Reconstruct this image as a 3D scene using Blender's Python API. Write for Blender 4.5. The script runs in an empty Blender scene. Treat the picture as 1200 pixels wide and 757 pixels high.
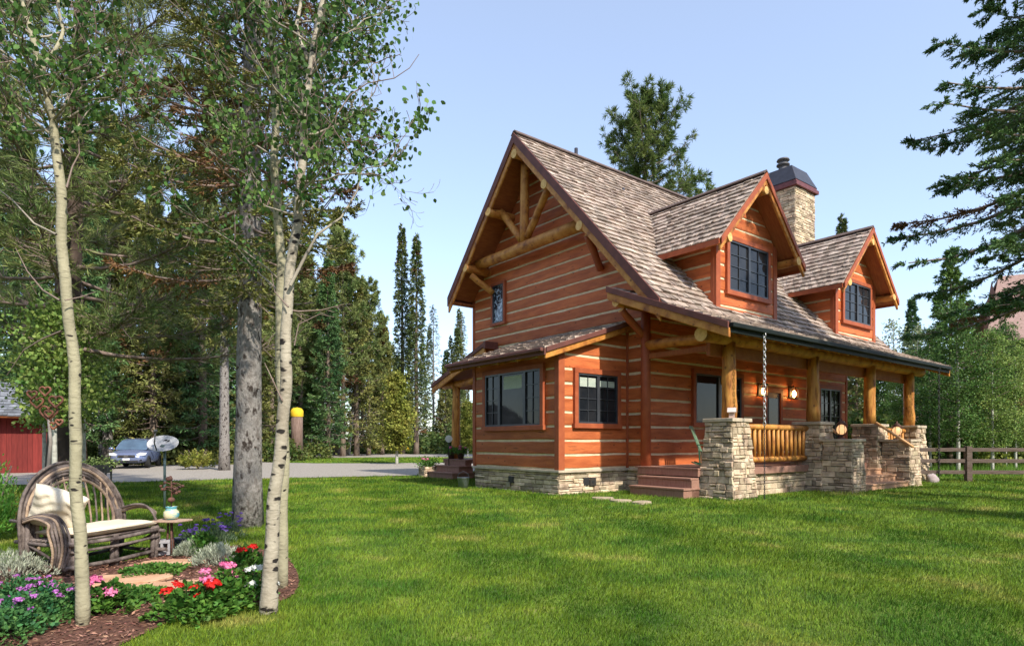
import bpy, math, random
import numpy as np
from mathutils import Vector, Matrix

# ------------------------------------------------------------------ basics
scene = bpy.context.scene
COL = scene.collection
F, HZ, EH = 732.0, 517.5, 1.5          # focal length and horizon of the photograph (1200 px wide), eye height


def at(x, y, D):
    return ((x - 600) / F * D, D, EH + (HZ - y) * D / F)


def gp(x, y):
    D = F * EH / (y - HZ)
    return ((x - 600) / F * D, D, 0.0)


def gx(x, D):
    return ((x - 600) / F * D, D, 0.0)


TH = math.atan2(0.6144, 0.789)         # house frame: u along the ridge, v across it
HO = (4.017, 18.729)
CU, SU = math.cos(TH), math.sin(TH)


def Wd(u, v, z=0.0):
    return (HO[0] + CU * u - SU * v, HO[1] + SU * u + CU * v, z)


# ------------------------------------------------------------------ materials
MATS = {}


def M(name, c1, c2=None, scale=4.0, rough=0.8, bump=0.0, bscale=40.0, island=0.0, stretch=(1, 1, 1),
      metal=0.0, emit=None, estr=0.0, trans=0.0, spec=0.3, c3=None, detail=6, lo=0.35, hi=0.65, hue=0.0):
    if name in MATS:
        return MATS[name]
    m = bpy.data.materials.new(name)
    m.use_nodes = True
    nt = m.node_tree
    N, L = nt.nodes, nt.links
    b = N['Principled BSDF']
    b.inputs['Roughness'].default_value = rough
    b.inputs['Metallic'].default_value = metal
    b.inputs['Specular IOR Level'].default_value = spec
    tc = N.new('ShaderNodeTexCoord')
    mp = N.new('ShaderNodeMapping')
    mp.inputs['Scale'].default_value = stretch
    L.new(tc.outputs['Object'], mp.inputs['Vector'])
    no = N.new('ShaderNodeTexNoise')
    no.inputs['Scale'].default_value = scale
    no.inputs['Detail'].default_value = detail
    no.inputs['Roughness'].default_value = 0.6
    L.new(mp.outputs[0], no.inputs['Vector'])
    r = N.new('ShaderNodeValToRGB')
    c2 = c2 or c1
    r.color_ramp.elements[0].position = lo
    r.color_ramp.elements[0].color = (*c1, 1)
    r.color_ramp.elements[1].position = hi
    r.color_ramp.elements[1].color = (*c2, 1)
    if c3:
        e = r.color_ramp.elements.new(min(hi + 0.12, 0.95))
        e.color = (*c3, 1)
    L.new(no.outputs['Fac'], r.inputs['Fac'])
    out = r.outputs[0]
    if island > 0 or hue > 0:
        g = N.new('ShaderNodeNewGeometry')
        mr = N.new('ShaderNodeMapRange')
        mr.inputs['To Min'].default_value = 1 - island
        mr.inputs['To Max'].default_value = 1 + island
        L.new(g.outputs['Random Per Island'], mr.inputs['Value'])
        hs = N.new('ShaderNodeHueSaturation')
        L.new(mr.outputs[0], hs.inputs['Value'])
        if hue > 0:
            wn = N.new('ShaderNodeTexWhiteNoise')
            wn.noise_dimensions = '1D'
            L.new(g.outputs['Random Per Island'], wn.inputs['W'])
            m2 = N.new('ShaderNodeMapRange')
            m2.inputs['To Min'].default_value = 0.5 - hue
            m2.inputs['To Max'].default_value = 0.5 + hue
            L.new(wn.outputs['Value'], m2.inputs['Value'])
            L.new(m2.outputs[0], hs.inputs['Hue'])
        L.new(out, hs.inputs['Color'])
        out = hs.outputs[0]
    L.new(out, b.inputs['Base Color'])
    if bump > 0:
        n2 = N.new('ShaderNodeTexNoise')
        n2.inputs['Scale'].default_value = bscale
        n2.inputs['Detail'].default_value = 5
        L.new(mp.outputs[0], n2.inputs['Vector'])
        bp = N.new('ShaderNodeBump')
        bp.inputs['Strength'].default_value = bump
        bp.inputs['Distance'].default_value = 0.03
        L.new(n2.outputs['Fac'], bp.inputs['Height'])
        L.new(bp.outputs[0], b.inputs['Normal'])
    if emit:
        b.inputs['Emission Color'].default_value = (*emit, 1)
        b.inputs['Emission Strength'].default_value = estr
    if trans > 0:                                   # thin leaves let light through
        t = N.new('ShaderNodeBsdfTranslucent')
        L.new(out, t.inputs['Color'])
        mx = N.new('ShaderNodeMixShader')
        mx.inputs[0].default_value = trans
        L.new(b.outputs[0], mx.inputs[1])
        L.new(t.outputs[0], mx.inputs[2])
        L.new(mx.outputs[0], N['Material Output'].inputs['Surface'])
    MATS[name] = m
    return m


def leafmat(name, c1, c2, island=0.45, hue=0.02, trans=0.35, scale=0.8, **k):
    return M(name, c1, c2, scale=scale, rough=0.6, island=island, hue=hue, trans=trans, detail=2, spec=0.25, **k)


def aspen_bark(name='aspen_bark', base=(0.42, 0.375, 0.29), base2=(0.25, 0.21, 0.155), thr=0.26, sc=7.5):
    m = M(name, base2, base, scale=2.5, rough=0.85, bump=0.35, bscale=25, stretch=(1, 1, 1.5), lo=0.3, hi=0.6)
    nt = m.node_tree
    N, L = nt.nodes, nt.links
    tc = [n for n in N if n.type == 'TEX_COORD'][0]
    b = N['Principled BSDF']
    src = b.inputs['Base Color'].links[0].from_socket
    mp = N.new('ShaderNodeMapping')
    mp.inputs['Scale'].default_value = (1.0, 1.0, 1.9)
    L.new(tc.outputs['Object'], mp.inputs[0])
    ns = N.new('ShaderNodeTexNoise')
    ns.inputs['Scale'].default_value = 9
    L.new(mp.outputs[0], ns.inputs['Vector'])
    ad = N.new('ShaderNodeMixRGB')
    ad.inputs[0].default_value = 0.10
    L.new(mp.outputs[0], ad.inputs[1])
    L.new(ns.outputs['Color'], ad.inputs[2])
    vo = N.new('ShaderNodeTexVoronoi')
    vo.inputs['Scale'].default_value = sc
    L.new(ad.outputs[0], vo.inputs['Vector'])
    lt = N.new('ShaderNodeMapRange')
    lt.inputs['From Min'].default_value = thr
    lt.inputs['From Max'].default_value = thr + 0.08
    L.new(vo.outputs['Distance'], lt.inputs['Value'])
    mx = N.new('ShaderNodeMixRGB')
    mx.inputs[1].default_value = (0.018, 0.015, 0.013, 1)
    L.new(lt.outputs[0], mx.inputs[0])
    L.new(src, mx.inputs[2])
    # fine horizontal lenticel bands
    mp2 = N.new('ShaderNodeMapping')
    mp2.inputs['Scale'].default_value = (3, 3, 30)
    L.new(tc.outputs['Object'], mp2.inputs[0])
    n3 = N.new('ShaderNodeTexNoise')
    n3.inputs['Scale'].default_value = 2.2
    L.new(mp2.outputs[0], n3.inputs['Vector'])
    r3 = N.new('ShaderNodeMapRange')
    r3.inputs['From Min'].default_value = 0.62
    r3.inputs['From Max'].default_value = 0.70
    r3.inputs['To Min'].default_value = 0.0
    r3.inputs['To Max'].default_value = 0.65
    L.new(n3.outputs['Fac'], r3.inputs['Value'])
    m3 = N.new('ShaderNodeMixRGB')
    m3.inputs[2].default_value = (0.10, 0.085, 0.06, 1)
    L.new(r3.outputs[0], m3.inputs[0])
    L.new(mx.outputs[0], m3.inputs[1])
    L.new(m3.outputs[0], b.inputs['Base Color'])
    return m


def add_knots(m, sc, thr, col, stretch, soft=0.05):
    """scattered dark knots, each a small warped spot"""
    nt = m.node_tree
    N, L = nt.nodes, nt.links
    tc = [n for n in N if n.type == 'TEX_COORD'][0]
    b = N['Principled BSDF']
    src = b.inputs['Base Color'].links[0].from_socket
    mp = N.new('ShaderNodeMapping')
    mp.inputs['Scale'].default_value = stretch
    L.new(tc.outputs['Object'], mp.inputs[0])
    vo = N.new('ShaderNodeTexVoronoi')
    vo.inputs['Scale'].default_value = sc
    L.new(mp.outputs[0], vo.inputs['Vector'])
    r = N.new('ShaderNodeMapRange')
    r.inputs['From Min'].default_value = thr
    r.inputs['From Max'].default_value = thr + soft
    r.inputs['To Min'].default_value = 0.75
    r.inputs['To Max'].default_value = 0.0
    L.new(vo.outputs['Distance'], r.inputs['Value'])
    mx = N.new('ShaderNodeMixRGB')
    mx.inputs[2].default_value = (*col, 1)
    L.new(r.outputs[0], mx.inputs[0])
    L.new(src, mx.inputs[1])
    L.new(mx.outputs[0], b.inputs['Base Color'])
    return m


# ------------------------------------------------------------------ mesh builder
def V3(a):
    return np.array(a, dtype=np.float64)


def unit(a):
    a = V3(a)
    return a / (np.linalg.norm(a, axis=-1, keepdims=True) + 1e-12)


class G:
    def __init__(s):
        s.b = []
        s.n = 0

    def add(s, v, f, mi=0, smooth=False):
        v = np.asarray(v, dtype=np.float64).reshape(-1, 3)
        if isinstance(f, list) and len({len(q) for q in f}) > 1:
            for i, k in enumerate(sorted({len(q) for q in f})):
                s.b.append((v if i == 0 else np.zeros((0, 3)), np.array([q for q in f if len(q) == k]) + s.n, mi, smooth))
        else:
            s.b.append((v, np.asarray(f, dtype=np.int64) + s.n, mi, smooth))
        s.n += len(v)

    def hexa(s, p, mi=0):                         # 8 points: bottom ring then top ring
        s.add(p, [[3, 2, 1, 0], [4, 5, 6, 7], [0, 1, 5, 4], [1, 2, 6, 5], [2, 3, 7, 6], [3, 0, 4, 7]], mi)

    def box(s, x0, x1, y0, y1, z0, z1, mi=0):
        s.hexa([(x0, y0, z0), (x1, y0, z0), (x1, y1, z0), (x0, y1, z0), (x0, y0, z1), (x1, y0, z1), (x1, y1, z1), (x0, y1, z1)], mi)

    def obox(s, c, ax, ay, az, mi=0):             # oriented box from centre and three half vectors
        c, ax, ay, az = V3(c), V3(ax), V3(ay), V3(az)
        s.hexa([c - ax - ay - az, c + ax - ay - az, c + ax + ay - az, c - ax + ay - az,
                c - ax - ay + az, c + ax - ay + az, c + ax + ay + az, c - ax + ay + az], mi)

    def bar(s, p0, p1, w, h, mi=0, up=(0, 0, 1)):  # rectangular bar, w across, h along up
        p0, p1 = V3(p0), V3(p1)
        d = unit(p1 - p0)
        sd = unit(np.cross(d, V3(up)))
        u = np.cross(sd, d)
        s.obox((p0 + p1) / 2, (p1 - p0) / 2, sd * w / 2, u * h / 2, mi)

    def plumb(s, p0, p1, off, h, mi=0):            # rake board: plumb-cut, top edge p0-p1, thick off, high h
        p0, p1, off = V3(p0), V3(p1), V3(off)
        d = V3((0, 0, -h))
        s.hexa([p0 + d, p1 + d, p1 + d + off, p0 + d + off, p0, p1, p1 + off, p0 + off], mi)

    def tube(s, pts, rad, n=8, mi=0, cap=True, smooth=True, jit=0.0, rng=None, endmi=None):
        P = V3(pts)
        k = len(P)
        R = np.full(k, rad) if np.isscalar(rad) else V3(rad)
        T = np.gradient(P, axis=0)
        T = unit(T)
        ref = V3((0, 0, 1)) if abs(T[0][2]) < 0.9 else V3((1, 0, 0))
        A = unit(np.cross(T, ref))
        for i in range(1, k):
            a = A[i - 1] - T[i] * np.dot(A[i - 1], T[i])
            A[i] = unit(a)
        B = np.cross(T, A)
        th = np.linspace(0, 2 * np.pi, n, endpoint=False)
        rr = R[:, None] * np.ones((1, n))
        if jit > 0:
            rng = rng or np.random.default_rng(1)
            rr = rr * (1 + rng.uniform(-jit, jit, (k, n)))
        V = P[:, None, :] + rr[:, :, None] * (np.cos(th)[None, :, None] * A[:, None, :] + np.sin(th)[None, :, None] * B[:, None, :])
        i, j = np.meshgrid(np.arange(k - 1), np.arange(n), indexing='ij')
        j2 = (j + 1) % n
        f = np.stack([i * n + j, (i + 1) * n + j, (i + 1) * n + j2, i * n + j2], -1).reshape(-1, 4)
        base = s.n
        s.add(V.reshape(-1, 3), f, mi, smooth)
        if cap:
            em = mi if endmi is None else endmi
            s.b.append((np.zeros((0, 3)), np.array([[base + q for q in range(n)]]), em, False))
            s.b.append((np.zeros((0, 3)), np.array([[base + (k - 1) * n + q for q in range(n)][::-1]]), em, False))

    def ball(s, c, r, nu=12, nv=8, mi=0):
        r = V3((r, r, r)) if np.isscalar(r) else V3(r)
        ph = np.linspace(0, np.pi, nv + 1)
        th = np.linspace(0, 2 * np.pi, nu, endpoint=False)
        V = np.stack([np.sin(ph)[:, None] * np.cos(th)[None], np.sin(ph)[:, None] * np.sin(th)[None], np.cos(ph)[:, None] * np.ones((1, nu))], -1) * r + V3(c)
        i, j = np.meshgrid(np.arange(nv), np.arange(nu), indexing='ij')
        j2 = (j + 1) % nu
        s.add(V.reshape(-1, 3), np.stack([i * nu + j, (i + 1) * nu + j, (i + 1) * nu + j2, i * nu + j2], -1).reshape(-1, 4), mi, True)

    def lathe(s, c, prof, n=20, mi=0, smooth=True):
        c = V3(c)
        pr = V3(prof)
        th = np.linspace(0, 2 * np.pi, n, endpoint=False)
        V = np.stack([pr[:, 0][:, None] * np.cos(th), pr[:, 0][:, None] * np.sin(th), pr[:, 1][:, None] * np.ones((1, n))], -1) + c
        k = len(pr)
        i, j = np.meshgrid(np.arange(k - 1), np.arange(n), indexing='ij')
        j2 = (j + 1) % n
        s.add(V.reshape(-1, 3), np.stack([i * n + j, i * n + j2, (i + 1) * n + j2, (i + 1) * n + j], -1).reshape(-1, 4), mi, smooth)

    def leaves(s, C, D, Nn, L, W, mi=0, shape='diamond', fold=0.0):
        C, D, Nn = V3(C), unit(D), V3(Nn)
        S = unit(np.cross(D, Nn))
        n = len(C)
        L = np.broadcast_to(L, (n,))[:, None]
        W = np.broadcast_to(W, (n,))[:, None]
        if shape == 'diamond':
            P = np.stack([C, C + D * L * .45 + S * W / 2, C + D * L, C + D * L * .45 - S * W / 2], 1)
            k = 4
        elif shape == 'tri':
            P = np.stack([C - S * W / 2, C + S * W / 2, C + D * L], 1)
            k = 3
        else:
            P = np.stack([C, C + D * L * .22 + S * W * .42, C + D * L * .6 + S * W * .45, C + D * L, C + D * L * .6 - S * W * .45, C + D * L * .22 - S * W * .42], 1)
            k = 6
        s.add(P.reshape(-1, 3), np.arange(n * k).reshape(n, k), mi, False)

    def arrays(s):
        return s

    def build(s, name, mats, parent=None, loc=None, bevel=0.0, data_only=False):
        me = bpy.data.meshes.new(name)
        vs = np.concatenate([b[0] for b in s.b]) if s.b else np.zeros((0, 3))
        tot = [b[1].shape[1] * b[1].shape[0] for b in s.b]
        me.vertices.add(len(vs))
        me.vertices.foreach_set('co', vs.astype(np.float32).ravel())
        idx = np.concatenate([b[1].ravel() for b in s.b])
        cnt = np.concatenate([np.full(b[1].shape[0], b[1].shape[1]) for b in s.b])
        st = np.concatenate([[0], np.cumsum(cnt)[:-1]])
        me.loops.add(len(idx))
        me.loops.foreach_set('vertex_index', idx.astype(np.int32))
        me.polygons.add(len(cnt))
        me.polygons.foreach_set('loop_start', st.astype(np.int32))
        me.polygons.foreach_set('material_index', np.concatenate([np.full(b[1].shape[0], b[2]) for b in s.b]).astype(np.int32))
        me.polygons.foreach_set('use_smooth', np.concatenate([np.full(b[1].shape[0], b[3]) for b in s.b]).astype(bool))
        if not isinstance(mats, (list, tuple)):
            mats = [mats]
        for m in mats:
            me.materials.append(m)
        me.update(calc_edges=True)
        if data_only:
            return me
        o = bpy.data.objects.new(name, me)
        COL.objects.link(o)
        if parent:
            o.parent = parent
        if loc is not None:
            o.location = loc
        if bevel > 0:
            md = o.modifiers.new('bevel', 'BEVEL')
            md.width = bevel
            md.segments = 2
            md.limit_method = 'ANGLE'
        return o


def tag(o, label, cat, group=None, kind=None):
    o['label'] = label
    o['category'] = cat
    if group:
        o['group'] = group
    if kind:
        o['kind'] = kind
    return o


def struct(o, label=None):
    o['kind'] = 'structure'
    if label:
        o['label'] = label
    return o


def empty(name, loc=(0, 0, 0), rz=0.0):
    o = bpy.data.objects.new(name, None)
    COL.objects.link(o)
    o.location = loc
    o.rotation_euler = (0, 0, rz)
    o.empty_display_size = 0.2
    return o


def dup(root, loc, rz=0.0, sc=1.0, label=None, group=None):
    c = root.copy()
    COL.objects.link(c)
    c.location = loc
    c.rotation_euler = (0, 0, rz)
    c.scale = (sc, sc, sc) if np.isscalar(sc) else sc
    if label:
        c['label'] = label
    if group:
        c['group'] = group
    for ch in root.children:
        d = ch.copy()
        COL.objects.link(d)
        d.parent = c
        for g in ch.children:
            e = g.copy()
            COL.objects.link(e)
            e.parent = d
    return c


# ------------------------------------------------------------------ camera, sky, sun
cd = bpy.data.cameras.new('camera')
cam = bpy.data.objects.new('camera', cd)
COL.objects.link(cam)
cam.location = (0, 0, EH)
cam.rotation_euler = (math.radians(90), 0, 0)
cd.sensor_width = 36
cd.lens = 36 * F / 1200
cd.shift_y = (HZ - 378.5) / 1200
cd.clip_end = 3000
scene.camera = cam

SUN_EL, SUN_DIR = math.radians(42), (0.60, -0.80)     # direction towards the sun: behind the camera, to the right
w = bpy.data.worlds.new('World')
scene.world = w
w.use_nodes = True
bg = w.node_tree.nodes['Background']
sky = w.node_tree.nodes.new('ShaderNodeTexSky')
sky.sky_type = 'NISHITA'
sky.sun_disc = False
sky.sun_elevation = SUN_EL
sky.sun_rotation = math.atan2(SUN_DIR[0], SUN_DIR[1])
sky.altitude = 900
sky.air_density = 1.0
sky.dust_density = 1.6
sky.ozone_density = 1.0
mxs = w.node_tree.nodes.new('ShaderNodeMixRGB')          # thin summer haze veils the blue
mxs.inputs[0].default_value = 0.20
mxs.inputs[2].default_value = (4.4, 4.8, 5.7, 1)
w.node_tree.links.new(sky.outputs[0], mxs.inputs[1])
w.node_tree.links.new(mxs.outputs[0], bg.inputs[0])
bg.inputs[1].default_value = 0.15
sd = bpy.data.lights.new('sun', 'SUN')
sd.energy = 3.2
sd.angle = math.radians(1.2)
sd.color = (1.0, 0.93, 0.82)
so = bpy.data.objects.new('sun', sd)
COL.objects.link(so)
dirv = Vector((SUN_DIR[0] * math.cos(SUN_EL), SUN_DIR[1] * math.cos(SUN_EL), math.sin(SUN_EL)))
so.rotation_euler = dirv.to_track_quat('Z', 'Y').to_euler()
so.location = (5, -10, 30)
scene.view_settings.view_transform = 'Standard'
scene.view_settings.look = 'None'
scene.view_settings.exposure = 1.0
scene.render.engine = 'CYCLES'

# shared materials
m_board = M('stained_log', (0.34, 0.078, 0.026), (0.54, 0.150, 0.047), scale=2.2, rough=0.55, bump=0.35, bscale=18,
            stretch=(0.5, 0.5, 3), island=0.22, c3=(0.20, 0.055, 0.022), lo=.3, hi=.62)
add_knots(m_board, 2.6, 0.07, (0.10, 0.03, 0.014), (1, 1, 1.6))
m_chink = M('cream_chinking', (0.78, 0.66, 0.44), (0.62, 0.52, 0.34), scale=6, rough=0.9, bump=0.2)
m_trim = M('red_brown_trim', (0.40, 0.105, 0.04), (0.30, 0.07, 0.028), scale=3, rough=0.55, bump=0.15, bscale=25)
m_fascia = M('dark_brown_fascia', (0.17, 0.06, 0.045), (0.11, 0.042, 0.033), scale=3, rough=0.6, bump=0.1)
m_log = M('peeled_log', (0.58, 0.27, 0.06), (0.42, 0.16, 0.032), scale=3.5, rough=0.5, bump=0.4, bscale=10, stretch=(1, 1, 1), c3=(0.20, 0.065, 0.02), lo=0.35, hi=0.56)
m_logv = M('peeled_post', (0.64, 0.32, 0.075), (0.42, 0.17, 0.035), scale=5, rough=0.5, bump=0.5, bscale=9, stretch=(1.4, 1.4, 0.35), c3=(0.16, 0.055, 0.02), lo=0.35, hi=0.56)
add_knots(m_log, 3.2, 0.09, (0.14, 0.045, 0.015), (1, 1, 1))
add_knots(m_logv, 3.4, 0.10, (0.12, 0.04, 0.015), (1, 1, .8))
m_end = M('log_end_grain', (0.80, 0.52, 0.20), (0.62, 0.34, 0.10), scale=12, rough=0.7)
m_soffit = M('soffit_boards', (0.36, 0.12, 0.035), (0.26, 0.075, 0.025), scale=3, rough=0.6, bump=0.2, stretch=(1, 8, 1))
m_shake = M('cedar_shakes', (0.25, 0.185, 0.145), (0.42, 0.345, 0.285), scale=3, rough=0.85, bump=0.5, bscale=30, island=0.38, hue=0.008, stretch=(1, 1, 1))
m_ridge = M('ridge_boards', (0.09, 0.06, 0.05), (0.14, 0.10, 0.085), rough=.8)
m_stone = M('ledge_stone', (0.36, 0.265, 0.175), (0.63, 0.51, 0.36), scale=3.5, rough=0.9, bump=0.6, bscale=22, island=0.42, hue=0.012, c3=(0.62, 0.46, 0.28))
m_mortar = M('mortar', (0.13, 0.11, 0.09), (0.18, 0.15, 0.12), scale=9, rough=0.95, bump=0.3)
m_cap = M('cap_stone', (0.55, 0.47, 0.35), (0.42, 0.34, 0.25), scale=5, rough=0.85, bump=0.3)
m_deck = M('deck_boards', (0.34, 0.19, 0.14), (0.27, 0.14, 0.10), scale=4, rough=0.7, bump=0.15, stretch=(1, 6, 1))
m_black = M('black_frame', (0.045, 0.05, 0.058), (0.03, 0.033, 0.04), rough=0.35, spec=0.5)
m_gutter = M('dark_gutter', (0.012, 0.018, 0.016), (0.008, 0.012, 0.011), rough=0.6, spec=0.2)
m_slate = M('dark_metal_hood', (0.06, 0.06, 0.075), (0.045, 0.045, 0.055), rough=0.45, metal=0.3)
m_steel = M('steel', (0.4, 0.38, 0.36), (0.25, 0.23, 0.22), rough=0.35, metal=0.9)
m_blind = M('window_blind', (0.55, 0.60, 0.50), (0.42, 0.50, 0.42), scale=2, rough=0.8, stretch=(1, 1, 14))
m_glass = M('window_glass', (0.012, 0.014, 0.018), (0.03, 0.03, 0.032), scale=1.2, rough=0.03, spec=0.24, bump=0.05, bscale=2.5)
m_lead = M('leaded_glass', (0.02, 0.03, 0.045), (0.35, 0.42, 0.50), scale=9, rough=0.08, spec=0.9, lo=0.5, hi=0.56, detail=2)
m_glow = M('lamp_glow', (0.9, 0.6, 0.3), emit=(1.0, 0.50, 0.16), estr=26.0)
m_rust = M('rusty_iron', (0.16, 0.07, 0.045), (0.08, 0.045, 0.04), scale=10, rough=0.8, bump=0.4)
m_iron = M('black_iron', (0.03, 0.03, 0.032), rough=0.5)
m_green = M('green_paint', (0.05, 0.13, 0.07), (0.035, 0.09, 0.05), rough=0.5)
# ------------------------------------------------------------------ the log house
house = empty('log_house', (HO[0], HO[1], 0), TH)
tag(house, 'two storey red-brown log house with cream chinking, cedar shake roof, two dormers and stone-footed porch', 'house')

RZ, RV = 12.26, 4.87                       # ridge height and position
zf = lambda v: RZ - 1.09 * (RV - v)        # front roof surface
zr = lambda v: RZ - 1.15 * (v - RV)        # rear roof surface
zp = lambda v: 6.01 - 0.405 * (0.4 - v)    # porch roof surface
C0, CS = 1.13, 0.408


def log_wall(o, d, n, ivl, z0, z1, seed, name='wall'):
    rng = np.random.default_rng(seed)
    o, d, n = V3((*o, 0)), V3((*d, 0)), V3((*n, 0))
    g, c = G(), G()
    k0 = int(math.floor((z0 - C0) / CS))
    k1 = int(math.ceil((z1 - C0) / CS))
    for k in range(k0, k1 + 1):
        zb, zt = max(C0 + CS * k + 0.026, z0), min(C0 + CS * (k + 1) - 0.024, z1)
        if zt - zb < 0.05:
            continue
        a0, b0 = ivl(zb)
        a1, b1 = ivl(zt)
        if b0 - a0 < 0.1:
            continue
        if b1 - a1 < 0.02:
            a1 = b1 = (a1 + b1) / 2
        L = b0 - a0
        m = max(4, int(L / 0.35) + 1)
        t = np.linspace(0, 1, m)
        hz = zt - zb
        rows = [(0.0, -0.01), (0.006 / hz, 0.052), (0.04 / hz, 0.060), (0.75, 0.064), (1 - 0.02 / hz, 0.060), (1.0, -0.01)]
        jb, jt = rng.normal(0, 0.007, m), rng.normal(0, 0.007, m)
        jb = np.convolve(jb, [.3, .4, .3], 'same') * 1.3
        vs = []
        for q, off in rows:
            z = zb + hz * q + (jb * (1 - q) + jt * q)
            a = a0 + (a1 - a0) * q
            bb = b0 + (b1 - b0) * q
            s = a + (bb - a) * t
            oo = off + rng.normal(0, 0.004, m) * (1 if 0 < q < 1 else 0)
            vs.append(o + d * s[:, None] + n * oo[:, None] + V3((0, 0, 1)) * z[:, None])
        vs = np.array(vs)
        r = len(rows)
        i, j = np.meshgrid(np.arange(r - 1), np.arange(m - 1), indexing='ij')
        g.add(vs.reshape(-1, 3), np.stack([i * m + j, i * m + j + 1, (i + 1) * m + j + 1, (i + 1) * m + j], -1).reshape(-1, 4), 0, False)
    zs = np.linspace(z0, z1, 24)
    pv = []
    for z in zs:
        a, b = ivl(z)
        if b < a:
            a = b = (a + b) / 2
        pv += [o + d * a + n * 0.036 + V3((0, 0, z)), o + d * b + n * 0.036 + V3((0, 0, z))]
    c.add(pv, [[2 * i, 2 * i + 1, 2 * i + 3, 2 * i + 2] for i in range(len(zs) - 1)])
    w_ = g.build(name, m_board, house)
    c.build('chinking', m_chink, w_)
    return w_


gable_ivl = lambda z: (max(0.0, RV - (RZ - 0.16 - z) / 1.09), min(9.01, RV + (RZ - 0.16 - z) / 1.15))
log_wall((0, 0), (0, 1), (-1, 0), gable_ivl, 0.70, 11.9, 1)
log_wall((12.9, 0), (0, 1), (1, 0), gable_ivl, 0.70, 11.9, 2)
log_wall((0, 0), (1, 0), (0, -1), lambda z: (0, 12.9), 0.70, 6.7, 3)
log_wall((0, 9.01), (1, 0), (0, 1), lambda z: (0, 12.9), 0.70, 7.2, 4)
# bay (one storey projection on the gable side)
BU, BV0, BV1 = -2.84, 0.74, 4.82
zb_roof = lambda u: 5.2 + (5.2 - 4.03) / 3.6 * u
log_wall((BU, BV0), (0, 1), (-1, 0), lambda z: (0, BV1 - BV0), 0.70, zb_roof(BU) - 0.12, 5)
bay_ivl = lambda z: (max(0.0, (z + 0.12 - zb_roof(BU)) / 0.325), -BU)
log_wall((BU, BV0), (1, 0), (0, -1), bay_ivl, 0.70, 5.0, 6)
log_wall((BU, BV1), (1, 0), (0, 1), bay_ivl, 0.70, 5.0, 7)

# corner boards
g = G()
for (u, v, z1, w1) in ((0.0, 9.01, 7.25, 0.12), (BU, BV1, 4.1, 0.12), (12.9, 0, 6.6, 0.14), (12.9, 9.01, 7.2, 0.14)):
    su = 1 if u > 0 else -1
    sv = 1 if v > 1 else -1
    x0, x1 = sorted((u + su * 0.085, u - su * 0.05))
    y0, y1 = sorted((v + sv * 0.085, v - sv * 0.05))
    g.box(x0, x1, y0, y1, 0.705, z1)
    g.build('corner_board', m_trim, house, bevel=0.008)
    g = G()
# wide corner board pair at the near corner of the bay
g.box(BU - 0.09, BU + 0.14, BV0 - 0.09, BV0 - 0.005, 0.705, 4.12)
g.box(BU - 0.09, BU - 0.003, BV0 - 0.003, BV0 + 0.10, 0.705, 4.12)
g.build('corner_board', m_trim, house, bevel=0.008)
g = G()
g.box(-0.11, -0.03, BV0 - 0.10, BV0 - 0.04, 0.705, 5.0)
g.build('corner_board', m_trim, house, bevel=0.008)
g = G()
g.tube([(-0.13, -0.10, 0.70), (-0.13, -0.10, 3.0), (-0.13, -0.10, 5.35)], [0.155, 0.145, 0.14], 10, 0)
g.build('corner_post', m_trim, house)


# stone work ---------------------------------------------------------
def stones(g, bl, br, tl, tr, n, seed, hm=(0.07, 0.18), wm=(0.18, 0.55), dep=0.05, mi=0):
    rng = np.random.default_rng(seed)
    bl, br, tl, tr, n = map(V3, (bl, br, tl, tr, n))
    H = np.linalg.norm((tl + tr - bl - br) / 2)
    W = np.linalg.norm(br - bl)
    t = 0.0
    while t < H - 0.01:
        h = rng.uniform(*hm)
        if H - (t + h) < hm[0] * 0.8:
            h = H - t
        s = -rng.uniform(0, 0.02)
        while s < W - 0.01:
            wd = rng.uniform(*wm) * (1.3 if h < 0.09 else 1)
            if W - (s + wd) < wm[0] * 0.6:
                wd = W - s + rng.uniform(0, 0.02)
            ga = 0.006
            split = h > 0.12 and rng.random() < 0.3
            for (ha, hb) in (((0, h * 0.5), (h * 0.5, h)) if split else ((0, h),)):
                q = [(s + ga, t + ha + ga), (s + wd - ga, t + ha + ga), (s + wd - ga, t + hb - ga), (s + ga, t + hb - ga)]
                q = [(a + rng.uniform(-.012, .012), b + rng.uniform(-.008, .008)) for a, b in q]
                dd = rng.uniform(0.012, dep)

                def mp(a, b, off):
                    x, y = a / W, min(b / H, 1.0)
                    return (bl * (1 - x) + br * x) * (1 - y) + (tl * (1 - x) + tr * x) * y + n * off
                cx = sum(a for a, _ in q) / 4
                cy = sum(b for _, b in q) / 4
                back = [mp(a, b, -0.03) for a, b in q]
                ring = [mp(a, b, dd * 0.55) for a, b in q]
                sw = min(0.014, (hb - ha) * 0.2)
                inn = [mp(a + (sw if a < cx else -sw), b + (sw if b < cy else -sw), dd + rng.uniform(-.008, .008)) for a, b in q]
                f = [[8, 9, 10, 11]]
                for i in range(4):
                    j = (i + 1) % 4
                    f += [[i, j, 4 + j, 4 + i], [4 + i, 4 + j, 8 + j, 8 + i]]
                g.add(back + ring + inn, f, mi)
            s += wd
        t += h


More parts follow.
